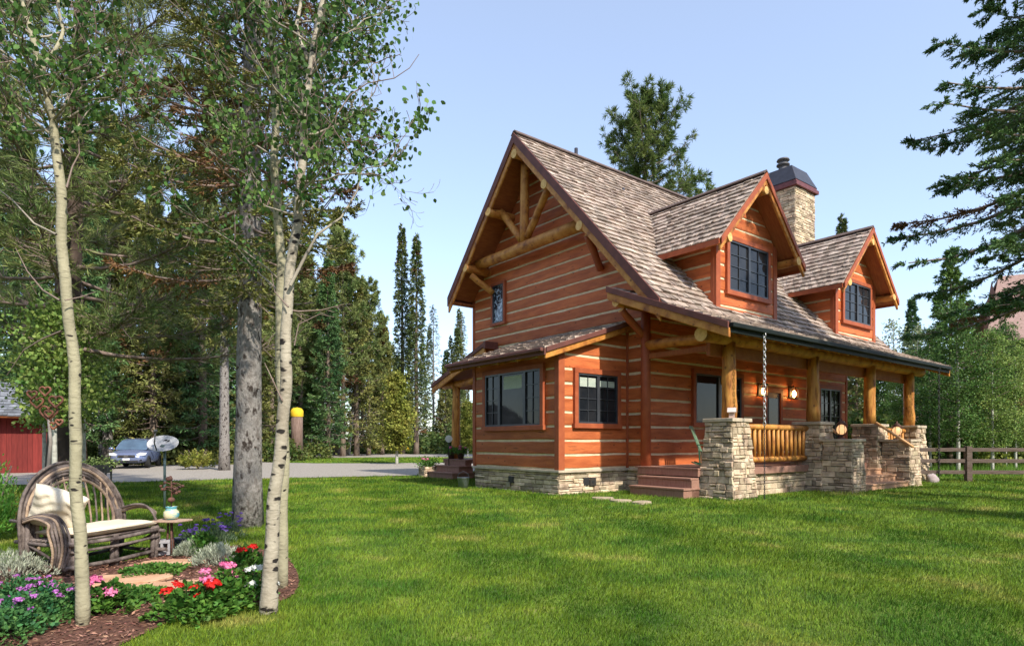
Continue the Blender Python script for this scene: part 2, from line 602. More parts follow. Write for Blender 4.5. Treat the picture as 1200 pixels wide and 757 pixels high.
def stone_block(name, u0, u1, v0, v1, z0, z1, inset, seed, parent=None, faces='lfrb', **k):
    """tapered stone pier: inset = how far each face leans in towards the top"""
    g = G()
    B = [(u0, v0), (u1, v0), (u1, v1), (u0, v1)]
    T = [(u0 + inset, v0 + inset), (u1 - inset, v0 + inset), (u1 - inset, v1 - inset), (u0 + inset, v1 - inset)]
    g.hexa([(*p, z0) for p in B] + [(*p, z1) for p in T], 1)
    fs = {'f': (0, 1, (0, -1, 0)), 'r': (1, 2, (1, 0, 0)), 'b': (2, 3, (0, 1, 0)), 'l': (3, 0, (-1, 0, 0))}
    for i, c in enumerate(faces):
        a, b, n = fs[c]
        stones(g, (*B[a], z0), (*B[b], z0), (*T[a], z1), (*T[b], z1), n, seed * 7 + i, **k)
    return g.build(name, [m_stone, m_mortar], parent or house)


g = G()
def stone_run(g, p0, p1, n, z0, z1, seed):
    p0, p1 = V3((*p0, 0)), V3((*p1, 0))
    nn = V3((*n, 0))
    a, b = p0 + V3((0, 0, z0)), p1 + V3((0, 0, z0))
    e = V3((0, 0, z1 - z0))
    g.add([a, b, b + e, a + e], [[0, 1, 2, 3]], 1)
    stones(g, a, b, a + e, b + e, nn, seed)
stone_run(g, (BU - .02, BV1), (BU - .02, BV0), (-1, 0), -0.15, 0.62, 11)
stone_run(g, (BU - .02, BV0 - .02), (0, BV0 - .02), (0, -1), -0.15, 0.62, 12)
stone_run(g, (-.02, BV0), (-.02, -0.02), (-1, 0), -0.15, 0.62, 13)
stone_run(g, (-.02, 9.01), (-.02, BV1), (-1, 0), -0.15, 0.62, 14)
stone_run(g, (0, 9.03), (12.9, 9.03), (0, 1), -0.15, 0.62, 15)
stone_run(g, (12.92, 0), (12.92, 9.01), (1, 0), -0.15, 0.62, 16)
stone_run(g, (BU, BV1 + .02), (0, BV1 + .02), (0, 1), -0.15, 0.62, 17)
stone_run(g, (0.6, -2.62), (4.6, -2.62), (0, -1), -0.15, 0.64, 18)
stone_run(g, (9.2, -2.62), (12.4, -2.62), (0, -1), -0.15, 0.64, 19)
g.box(-0.0, 12.88, 0.02, 8.99, -0.1, 0.6, 1)
g.box(BU, 0.0, BV0, BV1, -0.1, 0.6, 1)
fo = g.build('foundation', [m_stone, m_mortar], house)
g = G()
for (x0, x1, y0, y1) in ((BU - .11, BU + .1, BV0 - .11, BV1 + .11), (BU + .1, -.05, BV0 - .11, BV0 + .1), (-.11, .1, -.05, BV0 - .11),
                         (BU + .1, -.05, BV1 - .1, BV1 + .11), (-.11, .1, BV1 + .11, 9.1)):
    g.box(x0, x1, y0, y1, 0.625, 0.698)
g.build('ledge', m_cap, fo, bevel=0.01)
g = G()
for (px_, z) in ((-1.72, 0.24),):
    g.box(px_ - .22, px_ + .0, BV0 - .085, BV0 - .03, z, z + .22, 1)
    g.box(px_ + .02, px_ + .26, BV0 - .10, BV0 - .03, z - .02, z + .22, 0)
    g.box(px_ + .09, px_ + .19, BV0 - .107, BV0 - .10, z + .05, z + .13, 1)
g.build('crawl_vent', [m_steel, m_iron], fo)
g = G()
g.box(BU - .085, BU - .03, 2.75, 2.97, .24, .44, 1)
g.box(BU - .10, BU - .03, 2.88, 3.06, .12, .26, 0)
g.build('crawl_vent', [m_steel, m_iron], fo)


# roofs --------------------------------------------------------------
def shakes(g, eA, eB, rA, rB, n, seed, expo=0.285):
    rng = np.random.default_rng(seed)
    Ls = (np.linalg.norm(rA - eA) + np.linalg.norm(rB - eB)) / 2
    rows = int(round(Ls / expo))
    Wm = max(np.linalg.norm(eB - eA), np.linalg.norm(rB - rA))
    V, Fq = [], []
    for r in range(rows):
        y0, y1 = r / rows, min((r + 1.35) / rows, 1.0)
        s = -rng.uniform(0, 0.1)
        while s < Wm:
            wd = rng.uniform(0.12, 0.34)
            x0, x1 = max(s / Wm, 0), min((s + wd - 0.008) / Wm, 1)
            s += wd
            if x1 - x0 < 0.01 / Wm:
                continue
            jb = rng.uniform(-0.03, 0.02) / Ls
            th = rng.uniform(0.05, 0.085)
            tl = rng.uniform(-0.006, 0.006)

            def mp(x, y, off):
                a = eA * (1 - x) + eB * x
                b = rA * (1 - x) + rB * x
                return a * (1 - y) + b * y + n * off
            yb = y0 + jb if r else y0 - 0.02 / Ls + jb * .4
            b = len(V)
            V += [mp(x0, yb, 0.0), mp(x1, yb, 0.0), mp(x1, yb, th + tl), mp(x0, yb, th - tl), mp(x0, y1, 0.004), mp(x1, y1, 0.004)]
            Fq.append((b, b + 1, b + 2, b + 3))
            Fq.append((b + 3, b + 2, b + 5, b + 4))
            Fq.append((b, b + 3, b + 4, b + 4))
            Fq.append((b + 1, b + 5, b + 5, b + 2))
    V = np.array(V)
    Fq = np.array(Fq)
    q = Fq.reshape(-1, 4, 4)
    g.add(V, q[:, :2].reshape(-1, 4), 0)
    base = g.n - len(V)
    tri = np.concatenate([q[:, 2][:, [0, 1, 2]], q[:, 3][:, [0, 1, 3]]]) + base
    g.b.append((np.zeros((0, 3)), tri, 0, False))


def roof(name, eA, eB, rA, rB, seed, th=0.13, parent=None):
    eA, eB, rA, rB = map(V3, (eA, eB, rA, rB))
    n = unit(np.cross(eB - eA, rA - eA))
    if n[2] < 0:
        n = -n
    g = G()
    o = n * th
    g.hexa([eA - o, eB - o, rB - o, rA - o, eA, eB, rB, rA])
    sl = g.build(name, m_soffit, parent or house)
    g = G()
    shakes(g, eA, eB, rA, rB, n, seed)
    g.build('shakes', m_shake, sl)
    return sl


U0, U1 = -1.2, 13.6
roof('roof', (U0, -1.62, zf(-1.62)), (U1, -1.62, zf(-1.62)), (U0, RV, RZ), (U1, RV, RZ), 1)
roof('roof', (U0, 9.16, zr(9.16)), (U1, 9.16, zr(9.16)), (U0, RV, RZ), (U1, RV, RZ), 2)
roof('porch_roof', (U0, -3.6, zp(-3.6)), (U1, -3.6, zp(-3.6)), (U0, 0.4, zp(0.4)), (U1, 0.4, zp(0.4)), 3)
roof('side_roof', (-3.6, 5.3, 4.03), (-3.6, 0.44, 4.03), (-0.02, 5.3, 5.19), (-0.02, 0.44, 5.19), 4)
zq = lambda v: 5.33 - 0.335 * (v - 7.5)
roof('rear_porch_roof', (-0.6, 11.5, zq(11.5)), (7.0, 11.5, zq(11.5)), (-0.6, 7.5, zq(7.5)), (7.0, 7.5, zq(7.5)), 5)
g = G()
g.bar((U0 - .02, RV - .09, RZ + .035), (U1, RV - .09, RZ + .035), 0.20, 0.04, up=(0, -.72, .7))
g.bar((U0 - .02, RV + .09, RZ + .035), (U1, RV + .09, RZ + .035), 0.20, 0.04, up=(0, .72, .7))
g.build('ridge_cap', m_ridge, house)


def rake(u, pts_top, du, pl=0.22, yl=0.22, out=-1, axis='u', names=('rake_board', 'rake_log'), mt=None):
    """dark outer rake board above an inset yellow one, along a roof edge; pts_top in (v,z)"""
    g, y = G(), G()
    for (a, b) in zip(pts_top[:-1], pts_top[1:]):
        if axis == 'u':
            p0, p1 = V3((u, a[0], a[1] + .03)), V3((u, b[0], b[1] + .03))
            of, of2 = V3((out * 0.05, 0, 0)), V3((out * 0.05, 0, 0))
            sh = V3((-out * 0.08, 0, -pl + 0.02))
        else:
            p0, p1 = V3((a[0], u, a[1] + .03)), V3((b[0], u, b[1] + .03))
            of, of2 = V3((0, out * 0.05, 0)), V3((0, out * 0.05, 0))
            sh = V3((0, -out * 0.08, -pl + 0.02))
        g.plumb(p0, p1, of, pl)
        y.plumb(p0 + sh, p1 + sh, of2 + (V3((out * .035, 0, 0)) if axis == 'u' else V3((0, out * .035, 0))), yl)
    gb = g.build(names[0], mt or m_fascia, house, bevel=0.008)
    y.build(names[1], m_log, house, bevel=0.025)


rake(U0, [(-1.50, zf(-1.50) + .02), (RV, RZ)], 0, 0.36, 0.30)
rake(U0, [(RV, RZ), (9.2, zr(9.2))], 0, 0.36, 0.28)
rake(U1, [(-1.75, zf(-1.75) + .02), (RV, RZ)], 0, 0.36, 0.34, out=1)
rake(U1, [(RV, RZ), (9.2, zr(9.2))], 0, 0.36, 0.34, out=1)
rake(U0 - .06, [(-3.62, zp(-3.62)), (0.4, zp(0.4))], 0, 0.17, 0.24)
rake(U1 + .06, [(-3.62, zp(-3.62)), (0.4, zp(0.4))], 0, 0.17, 0.24, out=1)
rake(-0.6, [(7.5, zq(7.5)), (11.5, zq(11.5))], 0, 0.17, 0.26)
rake(0.44, [(-3.6, 4.03), (-0.02, 5.19)], 0, 0.14, 0.20, axis='v')
rake(5.3, [(-3.6, 4.03), (-0.02, 5.19)], 0, 0.14, 0.20, axis='v', out=1)
# rear stub return of the little rear porch roof and eave fascias
g = G()
g.box(-0.68, -0.02, 7.36, 7.48, zq(7.5) - .22, zq(7.5) + .06)
g.build('eave_board', m_fascia, house)
g = G()
g.box(U0, U1, 9.17, 9.22, zr(9.16) - .26, zr(9.16) + 0.0)
g.build('eave_board', m_fascia, house)
g = G()
g.box(-3.68, -3.62, 0.40, 5.34, 3.84, 4.02)
g.build('eave_board', m_fascia, house)
# closed soffit at the rear eave return (brown box seen from below)
g = G()
g.box(U0 + .05, -.08, 9.0, 9.15, zr(9.16) - .30, zr(9.16) - .18)
g.box(U0 + .05, U1 - .05, 8.95, 9.17, zr(9.16) - .27, zr(9.16) - .22)
g.build('soffit', m_soffit, house)
# gutters
g = G()
g.bar((U0 - .02, -3.66, 4.33), (U1 + .02, -3.66, 4.33), 0.12, 0.12)
g.bar((U0 - .02, -3.60, 4.25), (U1 + .02, -3.60, 4.25), 0.04, 0.20)
gt = g.build('gutter', m_gutter, house, bevel=0.02)
g = G()
g.bar((-3.74, 0.42, 3.98), (-3.74, 5.32, 3.98), 0.11, 0.10)
g.build('gutter', m_fascia, house, bevel=0.02)
# rafter tails below the eaves
g = G()
for i in range(24):
    u = U0 + .35 + i * 0.62
    g.bar((u, -2.7, zp(-2.7) - .22), (u, -3.5, zp(-3.5) - .22), 0.09, 0.14)
g.build('rafter_tail', m_log, house)
g = G()
for i in range(5):
    v = 0.8 + i * 0.95
    g.bar((-2.9, v, zb_roof(-2.9) - .22), (-3.55, v, zb_roof(-3.55) - .2), 0.08, 0.12)
g.build('rafter_tail', m_log, house)


# log work -----------------------------------------------------------
def log(name, p0, p1, r, mat=None, seed=0, r1=None, n=12, par=None):
    rng = np.random.default_rng(seed + 50)
    p0, p1 = V3(p0), V3(p1)
    k = 7
    P = np.array([p0 + (p1 - p0) * t for t in np.linspace(0, 1, k)])
    P[1:-1] += rng.normal(0, r * 0.05, (k - 2, 3))
    R = np.linspace(r, r1 or r, k) * (1 + rng.uniform(-.04, .04, k))
    g = G()
    g.tube(P, R, n, 0, jit=0.035, rng=rng, endmi=1)
    return g.build(name, [mat or m_log, m_end], par or house)


TU = -0.62
log('truss_beam', (TU, 8.2, 8.42), (TU, 2.05, 8.46), 0.20, seed=1)
log('truss_post', (TU, 5.02, 8.55), (TU, 5.0, 11.75), 0.165, seed=2)
log('truss_strut', (TU, 5.2, 8.75), (TU, 6.40, 10.10), 0.13, seed=3)
log('truss_strut', (TU, 4.85, 8.75), (TU, 3.70, 10.15), 0.13, seed=4)
for i, (v, z) in enumerate(((4.87, 11.56), (3.28, 9.98), (1.62, 8.16), (6.42, 9.98), (7.95, 8.24))):
    log('purlin', (-1.22, v, z), (0.1, v, z), 0.155, seed=10 + i)
log('bracket', (-0.95, 7.95, 8.0), (-0.12, 7.6, 7.35), 0.12, seed=20)
log('bracket', (-0.85, 1.62, 7.95), (-0.12, 1.75, 7.0), 0.12, m_trim, seed=21)
log('purlin', (-1.2, 0.12, zp(.12) - .36), (0.0, 0.12, zp(.12) - .36), 0.13, seed=22)
log('bracket', (-0.95, 0.12, 5.35), (-0.14, -0.06, 4.6), 0.11, m_trim, seed=23)
log('porch_beam', (-0.98, -2.62, 4.27), (13.62, -2.62, 4.27), 0.185, seed=24, n=14)
log('tie_beam', (-0.1, 0.0, 4.36), (-0.1, -2.7, 4.30), 0.15, seed=25)
g = G()
g.box(-0.4, 13.3, -2.50, -2.38, 3.78, 4.14)
g.box(-0.15, 0.0, -2.5, 0, 3.95, 4.10)
g.build('porch_header', m_soffit, house, bevel=0.01)
# porch floor
g = G()
for i in range(20):
    g.box(-0.45 if i > 3 else .2, 13.35, -2.70 + i * .137, -2.70 + i * .137 + .131, 0.745, 0.785)
g.box(.2, 13.3, -2.74, -2.705, 0.60, 0.783)
g.box(-0.43, 13.3, -2.14, -0.05, 0.56, 0.74)
g.build('porch_deck', m_deck, house)

PIERS = [(0.2, -2.62), (4.88, -2.62), (8.95, -2.62), (12.45, -2.62)]
for i, (u, v) in enumerate(PIERS):
    p = stone_block('stone_pier', u - .55, u + .55, v - .55, v + .55, -0.1, 2.02, 0.165, 30 + i, hm=(.07, .19), wm=(.13, .42), dep=.06)
    g = G()
    g.box(u - .46, u + .46, v - .46, v + .46, 2.022, 2.12)
    g.build('cap', m_cap, p, bevel=0.015)
    ps = log('porch_post', (u + (0.08 if i == 0 else 0), v, 2.12), (u + (0.08 if i == 0 else 0), v, 4.16), 0.20, m_logv, seed=40 + i, r1=0.175, n=16)
SP = [(4.35, 5.2, -4.05, -3.12), (8.6, 9.5, -4.05, -3.12)]
for i, (a, b, c, d) in enumerate(SP):
    p = stone_block('stair_pier', a, b, c, d, -0.1, 1.50, 0.06, 50 + i, hm=(.07, .18), wm=(.14, .45))
    g = G()
    g.box(a - .01, b + .01, c - .01, d + .05, 1.502, 1.58)
    g.build('cap', m_cap, p, bevel=0.012)


def railing(name, u0, u1, v, nbal, seed):
    rng = np.random.default_rng(seed)
    g = G()
    g.tube([(u0 - .12, v, 1.91), ((u0 + u1) / 2, v, 1.92), (u1 + .12, v, 1.91)], 0.085, 12, 0, jit=.03, endmi=1)
    g.tube([(u0 - .1, v, 1.0), ((u0 + u1) / 2, v, 0.99), (u1 + .1, v, 1.0)], 0.085, 12, 0, jit=.03, endmi=1)
    r = g.build(name, [m_logv, m_end], house)
    for i in range(nbal):
        u = u0 + (i + .5) * (u1 - u0) / nbal
        b = G()
        b.tube([(u, v, 1.0), (u + rng.uniform(-.01, .01), v, 1.45), (u, v, 1.9)], [.05, .057, .05], 8, 0, jit=.04)
        b.build('baluster', m_logv, r)


railing('railing', 0.68, 4.42, -2.60, 15, 1)
railing('railing', 9.42, 12.0, -2.60, 10, 2)
for i, (a, b) in enumerate((((8.52, -3.0, 2.16), (8.52, -4.16, 1.32)), ((5.28, -2.75, 2.1), (5.28, -3.2, 1.75)))):
    log('handrail', a, b, 0.045, M('pale_handrail', (0.70, 0.42, 0.20), (0.55, 0.30, 0.13), rough=0.5), seed=60 + i, n=8)

# steps --------------------------------------------------------------
g = G()
for k, (u, z) in enumerate(((-1.15, 0.27), (-0.80, 0.53))):
    g.box(u, -0.44, -2.22 + .04 * k, -0.33, z - .05, z)
    g.box(u + .03, -0.44, -2.19, -0.36, 0, z - .055)
g.build('side_steps', m_deck, house, bevel=0.006)
g = G()
for k, (v, z) in enumerate(((-4.0, 0.20), (-3.62, 0.40), (-3.2, 0.60))):
    g.box(5.22, 8.58, v, -2.76, z - .05, z)
    g.box(5.22, 8.58, v + .03, -2.76, 0.0, z - .055)
g.build('front_steps', M('front_tread', (0.50, 0.30, 0.18), (0.40, 0.23, 0.14), rough=0.75, bump=.15), house, bevel=0.006)

# rear porch ---------------------------------------------------------
g = G()
g.box(-0.25, 6.8, 9.06, 11.1, 0.60, 0.78)
for k, (u, z) in enumerate(((-1.35, 0.26), (-0.98, 0.52), (-.60, 0.77))):
    g.box(u, -0.26, 8.65 + .1 * k, 10.6, z - .05, z)
    g.box(u + .03, -0.26, 8.7 + .1 * k, 10.5, 0, z - .055)
g.build('rear_steps', m_deck, house, bevel=0.006)
for v, u in ((10.46, 0.0), (10.46, 6.4)):
    log('porch_post', (u, v, 0.78), (u, v, 3.95), 0.19, m_logv, seed=70 + int(u), r1=0.17)
log('porch_beam', (0.0, 11.45, 3.96), (0.0, 8.95, 4.02), 0.15, seed=75)

# dormers ------------------------------------------------------------
vroof = lambda z: RV - (RZ - z) / 1.09
for di, cu in enumerate((3.25, 10.8)):
    hw, vf = 1.63, -1.3
    AP, HWR, SL = 9.72 - .1 * di, 2.38, 1.03
    zt = lambda du: AP - SL * abs(du)
    log_wall((cu, vf), (1, 0), (0, -1), lambda z: (max(-hw, -(AP - .15 - z) / SL), min(hw, (AP - .15 - z) / SL)), 5.42, AP - .3, 80 + di, 'dormer_wall')
    for s in (-1, 1):
        log_wall((cu + s * hw, vf), (0, 1), (s, 0), lambda z: (0, vroof(z) - vf + .1), 5.42, zt(hw) - .1, 82 + di * 2 + s, 'dormer_wall')
        ez = zt(HWR)
        roof('dormer_roof', (cu + s * HWR, -1.95, ez), (cu + s * HWR, vroof(ez) + .25, ez), (cu, -1.95, AP), (cu, vroof(AP) + .25, AP), 90 + di * 2 + s, th=.1)
    rake(-1.97, [(cu - HWR, zt(HWR)), (cu, AP)], 0, .20, .20, axis='v', mt=m_trim)
    rake(-1.97, [(cu, AP), (cu + HWR, zt(HWR))], 0, .20, .20, axis='v', mt=m_trim)
    g = G()
    for s in (-1, 1):
        x0, x1 = sorted((cu + s * (hw + .085), cu + s * (hw - .13)))
        g.box(x0, x1, vf - .085, vf - .005, 5.42, zt(hw) - .12)
        x0, x1 = sorted((cu + s * (hw + .09), cu + s * (hw + .005)))
        g.box(x0, x1, vf - .003, vf + .12, 5.5, zt(hw) - .12)
    g.box(cu - hw, cu + hw, vf - .08, vf - .01, 5.36, 5.52)
    g.build('corner_board', m_trim, house, bevel=.008)
    g = G()
    for s in (-1, 1):
        x0, x1 = sorted((cu + s * (HWR + .02), cu + s * (HWR + .06)))
        g.box(x0, x1, -1.95, vroof(zt(HWR)) + .2, zt(HWR) - .16, zt(HWR) + .0)
        g.build('eave_board', m_trim, house)
        g = G()
    log('purlin', (cu, -2.0, AP - .52), (cu, -1.2, AP - .52), .12, seed=100 + di)
    for s in (-1, 1):
        log('purlin', (cu + s * 1.95, -2.0, zt(1.95) - .33), (cu + s * 1.95, vf + .2, zt(1.95) - .33), .13, seed=102 + di * 2 + s)
    g = G()
    g.bar((cu - .07, -2.0, AP + .04), (cu - .07, vroof(AP) + .2, AP + .04), 0.2, .04, up=(-.6, 0, .8))
    g.bar((cu + .07, -2.0, AP + .045), (cu + .07, vroof(AP) + .2, AP + .045), 0.2, .04, up=(.6, 0, .8))
    g.build('ridge_cap', m_ridge, house)
    g = G()                                    # metal valley flashing on the gable side
    ez = zt(HWR)
    g.bar((cu - HWR, vroof(ez) + .04, ez + .06), (cu, vroof(AP) + .06, AP + .06), .16, .03, up=(-.55, -.5, .7))
    g.build('valley_flashing', m_steel, house)


# windows ------------------------------------------------------------
def window(o, d, n, a0, a1, z0, z1, units, rows=4, off=0.13, casing=0.14, glass=None, blind=None, mats=None):
    """units: list of (width fraction, muntin columns, muntin rows)"""
    o, d, n = V3((*o, 0)), V3((*d, 0)), V3((*n, 0))

    def bx(g, s0, s1, q0, q1, f0, f1, mi=0):
        pts = []
        for q in (q0, q1):
            for (s, f) in ((s0, f0), (s1, f0), (s1, f1), (s0, f1)):
                pts.append(o + d * s + n * f + V3((0, 0, q)))
        g.hexa(pts, mi)
    g = G()
    c = casing
    bx(g, a0 - c, a1 + c, z1, z1 + c, 0.0, off + .03)
    bx(g, a0 - c - .03, a1 + c + .03, z0 - c, z0, 0.0, off + .045)
    bx(g, a0 - c, a0, z0, z1, 0.0, off + .025)
    bx(g, a1, a1 + c, z0, z1, 0.0, off + .025)
    wd = g.build('window', m_trim, house, bevel=.006)
    f, p = G(), G()
    s = a0
    W = a1 - a0
    for (fr, nc, nr) in units:
        s1 = s + W * fr
        t = .055
        bx(f, s, s1, z0, z0 + t, .0, off + .01)
        bx(f, s, s1, z1 - t, z1, .0, off + .01)
        bx(f, s, s + t, z0 + t, z1 - t, .0, off + .01)
        bx(f, s1 - t, s1, z0 + t, z1 - t, .0, off + .01)
        iw, ih = s1 - s - 2 * t, z1 - z0 - 2 * t
        for i in range(1, nc):
            x = s + t + iw * i / nc
            bx(f, x - .011, x + .011, z0 + t, z1 - t, off - .035, off - .012)
        for j in range(1, nr):
            y = z0 + t + ih * j / nr
            bx(f, s + t, s1 - t, y - .011, y + .011, off - .037, off - .014)
        bx(p, s + t, s1 - t, z0 + t, z1 - t, off - .06, off - .04)
        s = s1
    f.build('frame', m_black, wd)
    p.build('pane', glass or m_glass, wd)
    if blind:
        b = G()
        for (x0, x1, y0, y1) in blind:
            ns = max(4, int((y1 - y0) / .03))
            for i in range(ns):
                y = y0 + (y1 - y0) * i / ns
                bx(b, x0, x1, y, y + (y1 - y0) / ns * .8, off - .0395, off - .036)
        b.build('blind', m_blind, wd)
    return wd


window((0, 0), (0, 1), (-1, 0), 6.92, 7.62, 6.14, 7.62, [(1, 1, 1)], glass=m_lead, casing=.10)
window((0, BV0), (1, 0), (0, -1), -2.22, -0.58, 2.03, 3.47, [(.5, 2, 4), (.5, 2, 4)], blind=[(-2.12, -1.48, 3.1, 3.36), (-1.3, -.68, 3.12, 3.3)])
window((BU, 0), (0, 1), (-1, 0), 1.40, 4.13, 1.98, 3.62, [(.27, 2, 4), (.46, 1, 1), (.27, 2, 4)], blind=[(2.3, 3.2, 3.12, 3.52)])
window((0, 0), (1, 0), (0, -1), 2.28, 4.86, 2.12, 3.70, [(.5, 1, 1), (.5, 2, 4)])
window((0, 0), (1, 0), (0, -1), 10.5, 12.2, 0.9, 3.65, [(.5, 2, 5), (.5, 2, 5)])
window((0, -1.3), (1, 0), (0, -1), 2.15, 4.32, 6.1, 7.62, [(.5, 2, 4), (.5, 2, 4)])
window((0, -1.3), (1, 0), (0, -1), 9.68, 11.9, 6.1, 7.6, [(.5, 2, 4), (.5, 2, 4)])
# front door
g = G()
g.box(6.42, 6.56, -.12, 0, .79, 3.3)
g.box(7.50, 7.64, -.12, 0, .79, 3.3)
g.box(6.42, 7.64, -.125, 0, 3.3, 3.46)
g.box(6.56, 7.50, -.08, 0, .79, 3.3, 1)
dr = g.build('door', [m_trim, M('dark_door', (.05, .018, .01), (.035, .012, .008), rough=.4)], house)
g = G()
g.box(6.72, 7.34, -.09, -.075, 1.75, 3.1)
g.build('pane', m_glass, dr)
g = G()
g.box(6.6, 6.66, -.14, -.08, 1.7, 2.0)
g.ball((6.63, -.15, 1.85), .035)
g.build('handle', m_steel, dr)
# wall lanterns beside the door
for u in (6.08, 8.22):
    g = G()
    g.box(u - .09, u + .09, -.12, -.06, 3.15, 3.6)
    g.bar((u, -.1, 3.55), (u, -.25, 3.62), .03, .03)
    g.box(u - .11, u + .11, -.36, -.14, 3.52, 3.56)
    g.box(u - .11, u + .11, -.36, -.14, 3.10, 3.13)
    for a in (-.1, .1):
        for b in (-.35, -.15):
            g.box(u + a - .01, u + a + .01, b - .01, b + .01, 3.13, 3.52)
    l = g.build('wall_lantern', m_iron, house)
    g = G()
    g.ball((u, -.25, 3.3), (.07, .07, .13))
    g.build('lamp', m_glow, l)

# chimney ------------------------------------------------------------
ch = stone_block('chimney', 13.2, 15.0, 2.33, 4.4, -0.1, 13.24, 0.0, 60, hm=(.07, .17), wm=(.2, .6), dep=.045)
g = G()
g.box(13.05, 15.15, 2.18, 4.55, 13.25, 13.42)
g.box(13.12, 15.08, 2.25, 4.48, 13.42, 13.52)
g.build('crown', M('red_brown_metal', (.16, .05, .05), (.11, .035, .035), rough=.5), ch, bevel=.01)
g = G()
g.hexa([(13.1, 2.23, 13.53), (15.1, 2.23, 13.53), (15.1, 4.5, 13.53), (13.1, 4.5, 13.53),
        (13.4, 2.6, 14.35), (14.8, 2.6, 14.35), (14.8, 4.15, 14.35), (13.4, 4.15, 14.35)])
g.build('hood', m_slate, ch, bevel=.02)
g = G()
g.lathe((14.1, 3.4, 14.3), [(.55, 0), (.5, .12), (.22, .15), (.20, .45), (.30, .46), (.30, .52), (.16, .60), (.16, .68), (.30, .70), (.26, .78), (0.01, .80)], 16)
g.build('flue', M('weathered_flue', (.16, .15, .15), (.08, .08, .085), rough=.6, metal=.4), ch)
g = G()
g.tube([(2.0, 5.1, 11.8), (2.0, 5.1, 12.75)], .07, 10)
g.tube([(3.0 + .0, 3.6, 10.6), (3.0, 3.6, 11.0)], .05, 10)
g.build('vent_pipe', m_slate, house)
# ------------------------------------------------------------------ ground
def inpoly(x, y, poly):
    c = np.zeros(len(x), bool)
    n = len(poly)
    for i in range(n):
        x1, y1 = poly[i][:2]
        x2, y2 = poly[(i + 1) % n][:2]
        k = ((y1 > y) != (y2 > y)) & (x < (x2 - x1) * (y - y1) / (y2 - y1 + 1e-12) + x1)
        c ^= k
    return c


def sheet(name, poly, z, mat):
    g = G()
    g.add([(p[0], p[1], z) for p in poly], [list(range(len(poly)))])
    return struct(g.build(name, mat))


def smooth_poly(poly, it=3):
    P = np.array([p[:2] for p in poly])
    for _ in range(it):
        Q = np.roll(P, -1, 0)
        P = np.stack([P * .75 + Q * .25, P * .25 + Q * .75], 1).reshape(-1, 2)
    return [tuple(p) for p in P]


m_ground = M('forest_floor', (0.10, 0.095, 0.03), (0.20, 0.17, 0.06), scale=0.5, rough=1, bump=.4, bscale=8)
m_lawn = M('lawn_soil', (0.05, 0.10, 0.012), (0.14, 0.20, 0.025), scale=1.4, rough=1, bump=.8, bscale=40, c3=(0.27, 0.24, 0.08), lo=.35, hi=.6)
m_gravel = M('gravel', (0.20, 0.175, 0.145), (0.41, 0.37, 0.32), scale=14, rough=.95, bump=.6, bscale=30, detail=10)
m_mulch = M('mulch_soil', (0.07, 0.03, 0.02), (0.17, 0.08, 0.05), scale=14, rough=1, bump=1, bscale=40)
g = G()
g.add([(-1500, -300, -.02), (1500, -300, -.02), (1500, 2500, -.02), (-1500, 2500, -.02)], [[0, 1, 2, 3]])
struct(g.build('ground', m_ground))

P_LAWN = [(-14, 1), (14, 1), (30, 18), (34, 40), (-6, 40), (-9.5, 31.5), (-3.0, 27), (-5.7, 26.6), (-10.8, 25.0), (-15, 22.5), (-20, 18)]
sheet('lawn', P_LAWN, 0.0, m_lawn)
P_DRIVE = smooth_poly([(-45, 16), (-26, 18.2), (-15.1, 22.6), (-10.6, 25.2), (-6.5, 26.9), (-3.2, 28.5), (1.5, 36), (4, 44), (2, 47), (-6.5, 44), (-14, 43),
                       (-22, 48), (-18, 58), (-9, 62), (4, 58), (20, 72), (4, 74), (-12, 76), (-30, 78), (-60, 70), (-60, 30)], 2)
sheet('driveway', P_DRIVE, 0.008, m_gravel)
P_BED = smooth_poly([gp(-230, 700), gp(-200, 800), (-2.9, 3.6), gp(150, 752), gp(215, 722), gp(262, 712), gp(305, 712), gp(347, 700), gp(352, 672), gp(330, 648), gp(280, 640),
                     gp(225, 640), gp(190, 652), gp(120, 662), gp(60, 668), gp(-30, 660)], 2)
sheet('mulch_bed', P_BED, 0.012, m_mulch)

rng = np.random.default_rng(5)
# mulch chips
n = 26000
x = rng.uniform(-8, -1.5, n)
y = rng.uniform(3.2, 9.2, n)
k = inpoly(x, y, P_BED)
x, y = x[k], y[k]
n = len(x)
g = G()
a = rng.uniform(0, 2 * np.pi, n)
g.leaves(np.stack([x, y, rng.uniform(.014, .03, n)], 1), np.stack([np.cos(a), np.sin(a), rng.normal(0, .25, n)], 1), rng.normal(0, .35, (n, 3)) + V3((0, 0, 1)),
         rng.uniform(.02, .07, n), rng.uniform(.008, .022, n))
o = g.build('bark_mulch', M('bark_chips', (0.16, 0.07, 0.045), (0.32, 0.17, 0.12), scale=3, rough=.9, island=.6, hue=.02))
tag(o, 'brown bark mulch chips covering the flower bed in the left foreground', 'mulch', kind='stuff')

# flagstones
m_flag = M('sandstone', (0.42, 0.22, 0.12), (0.58, 0.36, 0.22), scale=4, rough=.85, bump=.35, bscale=14)


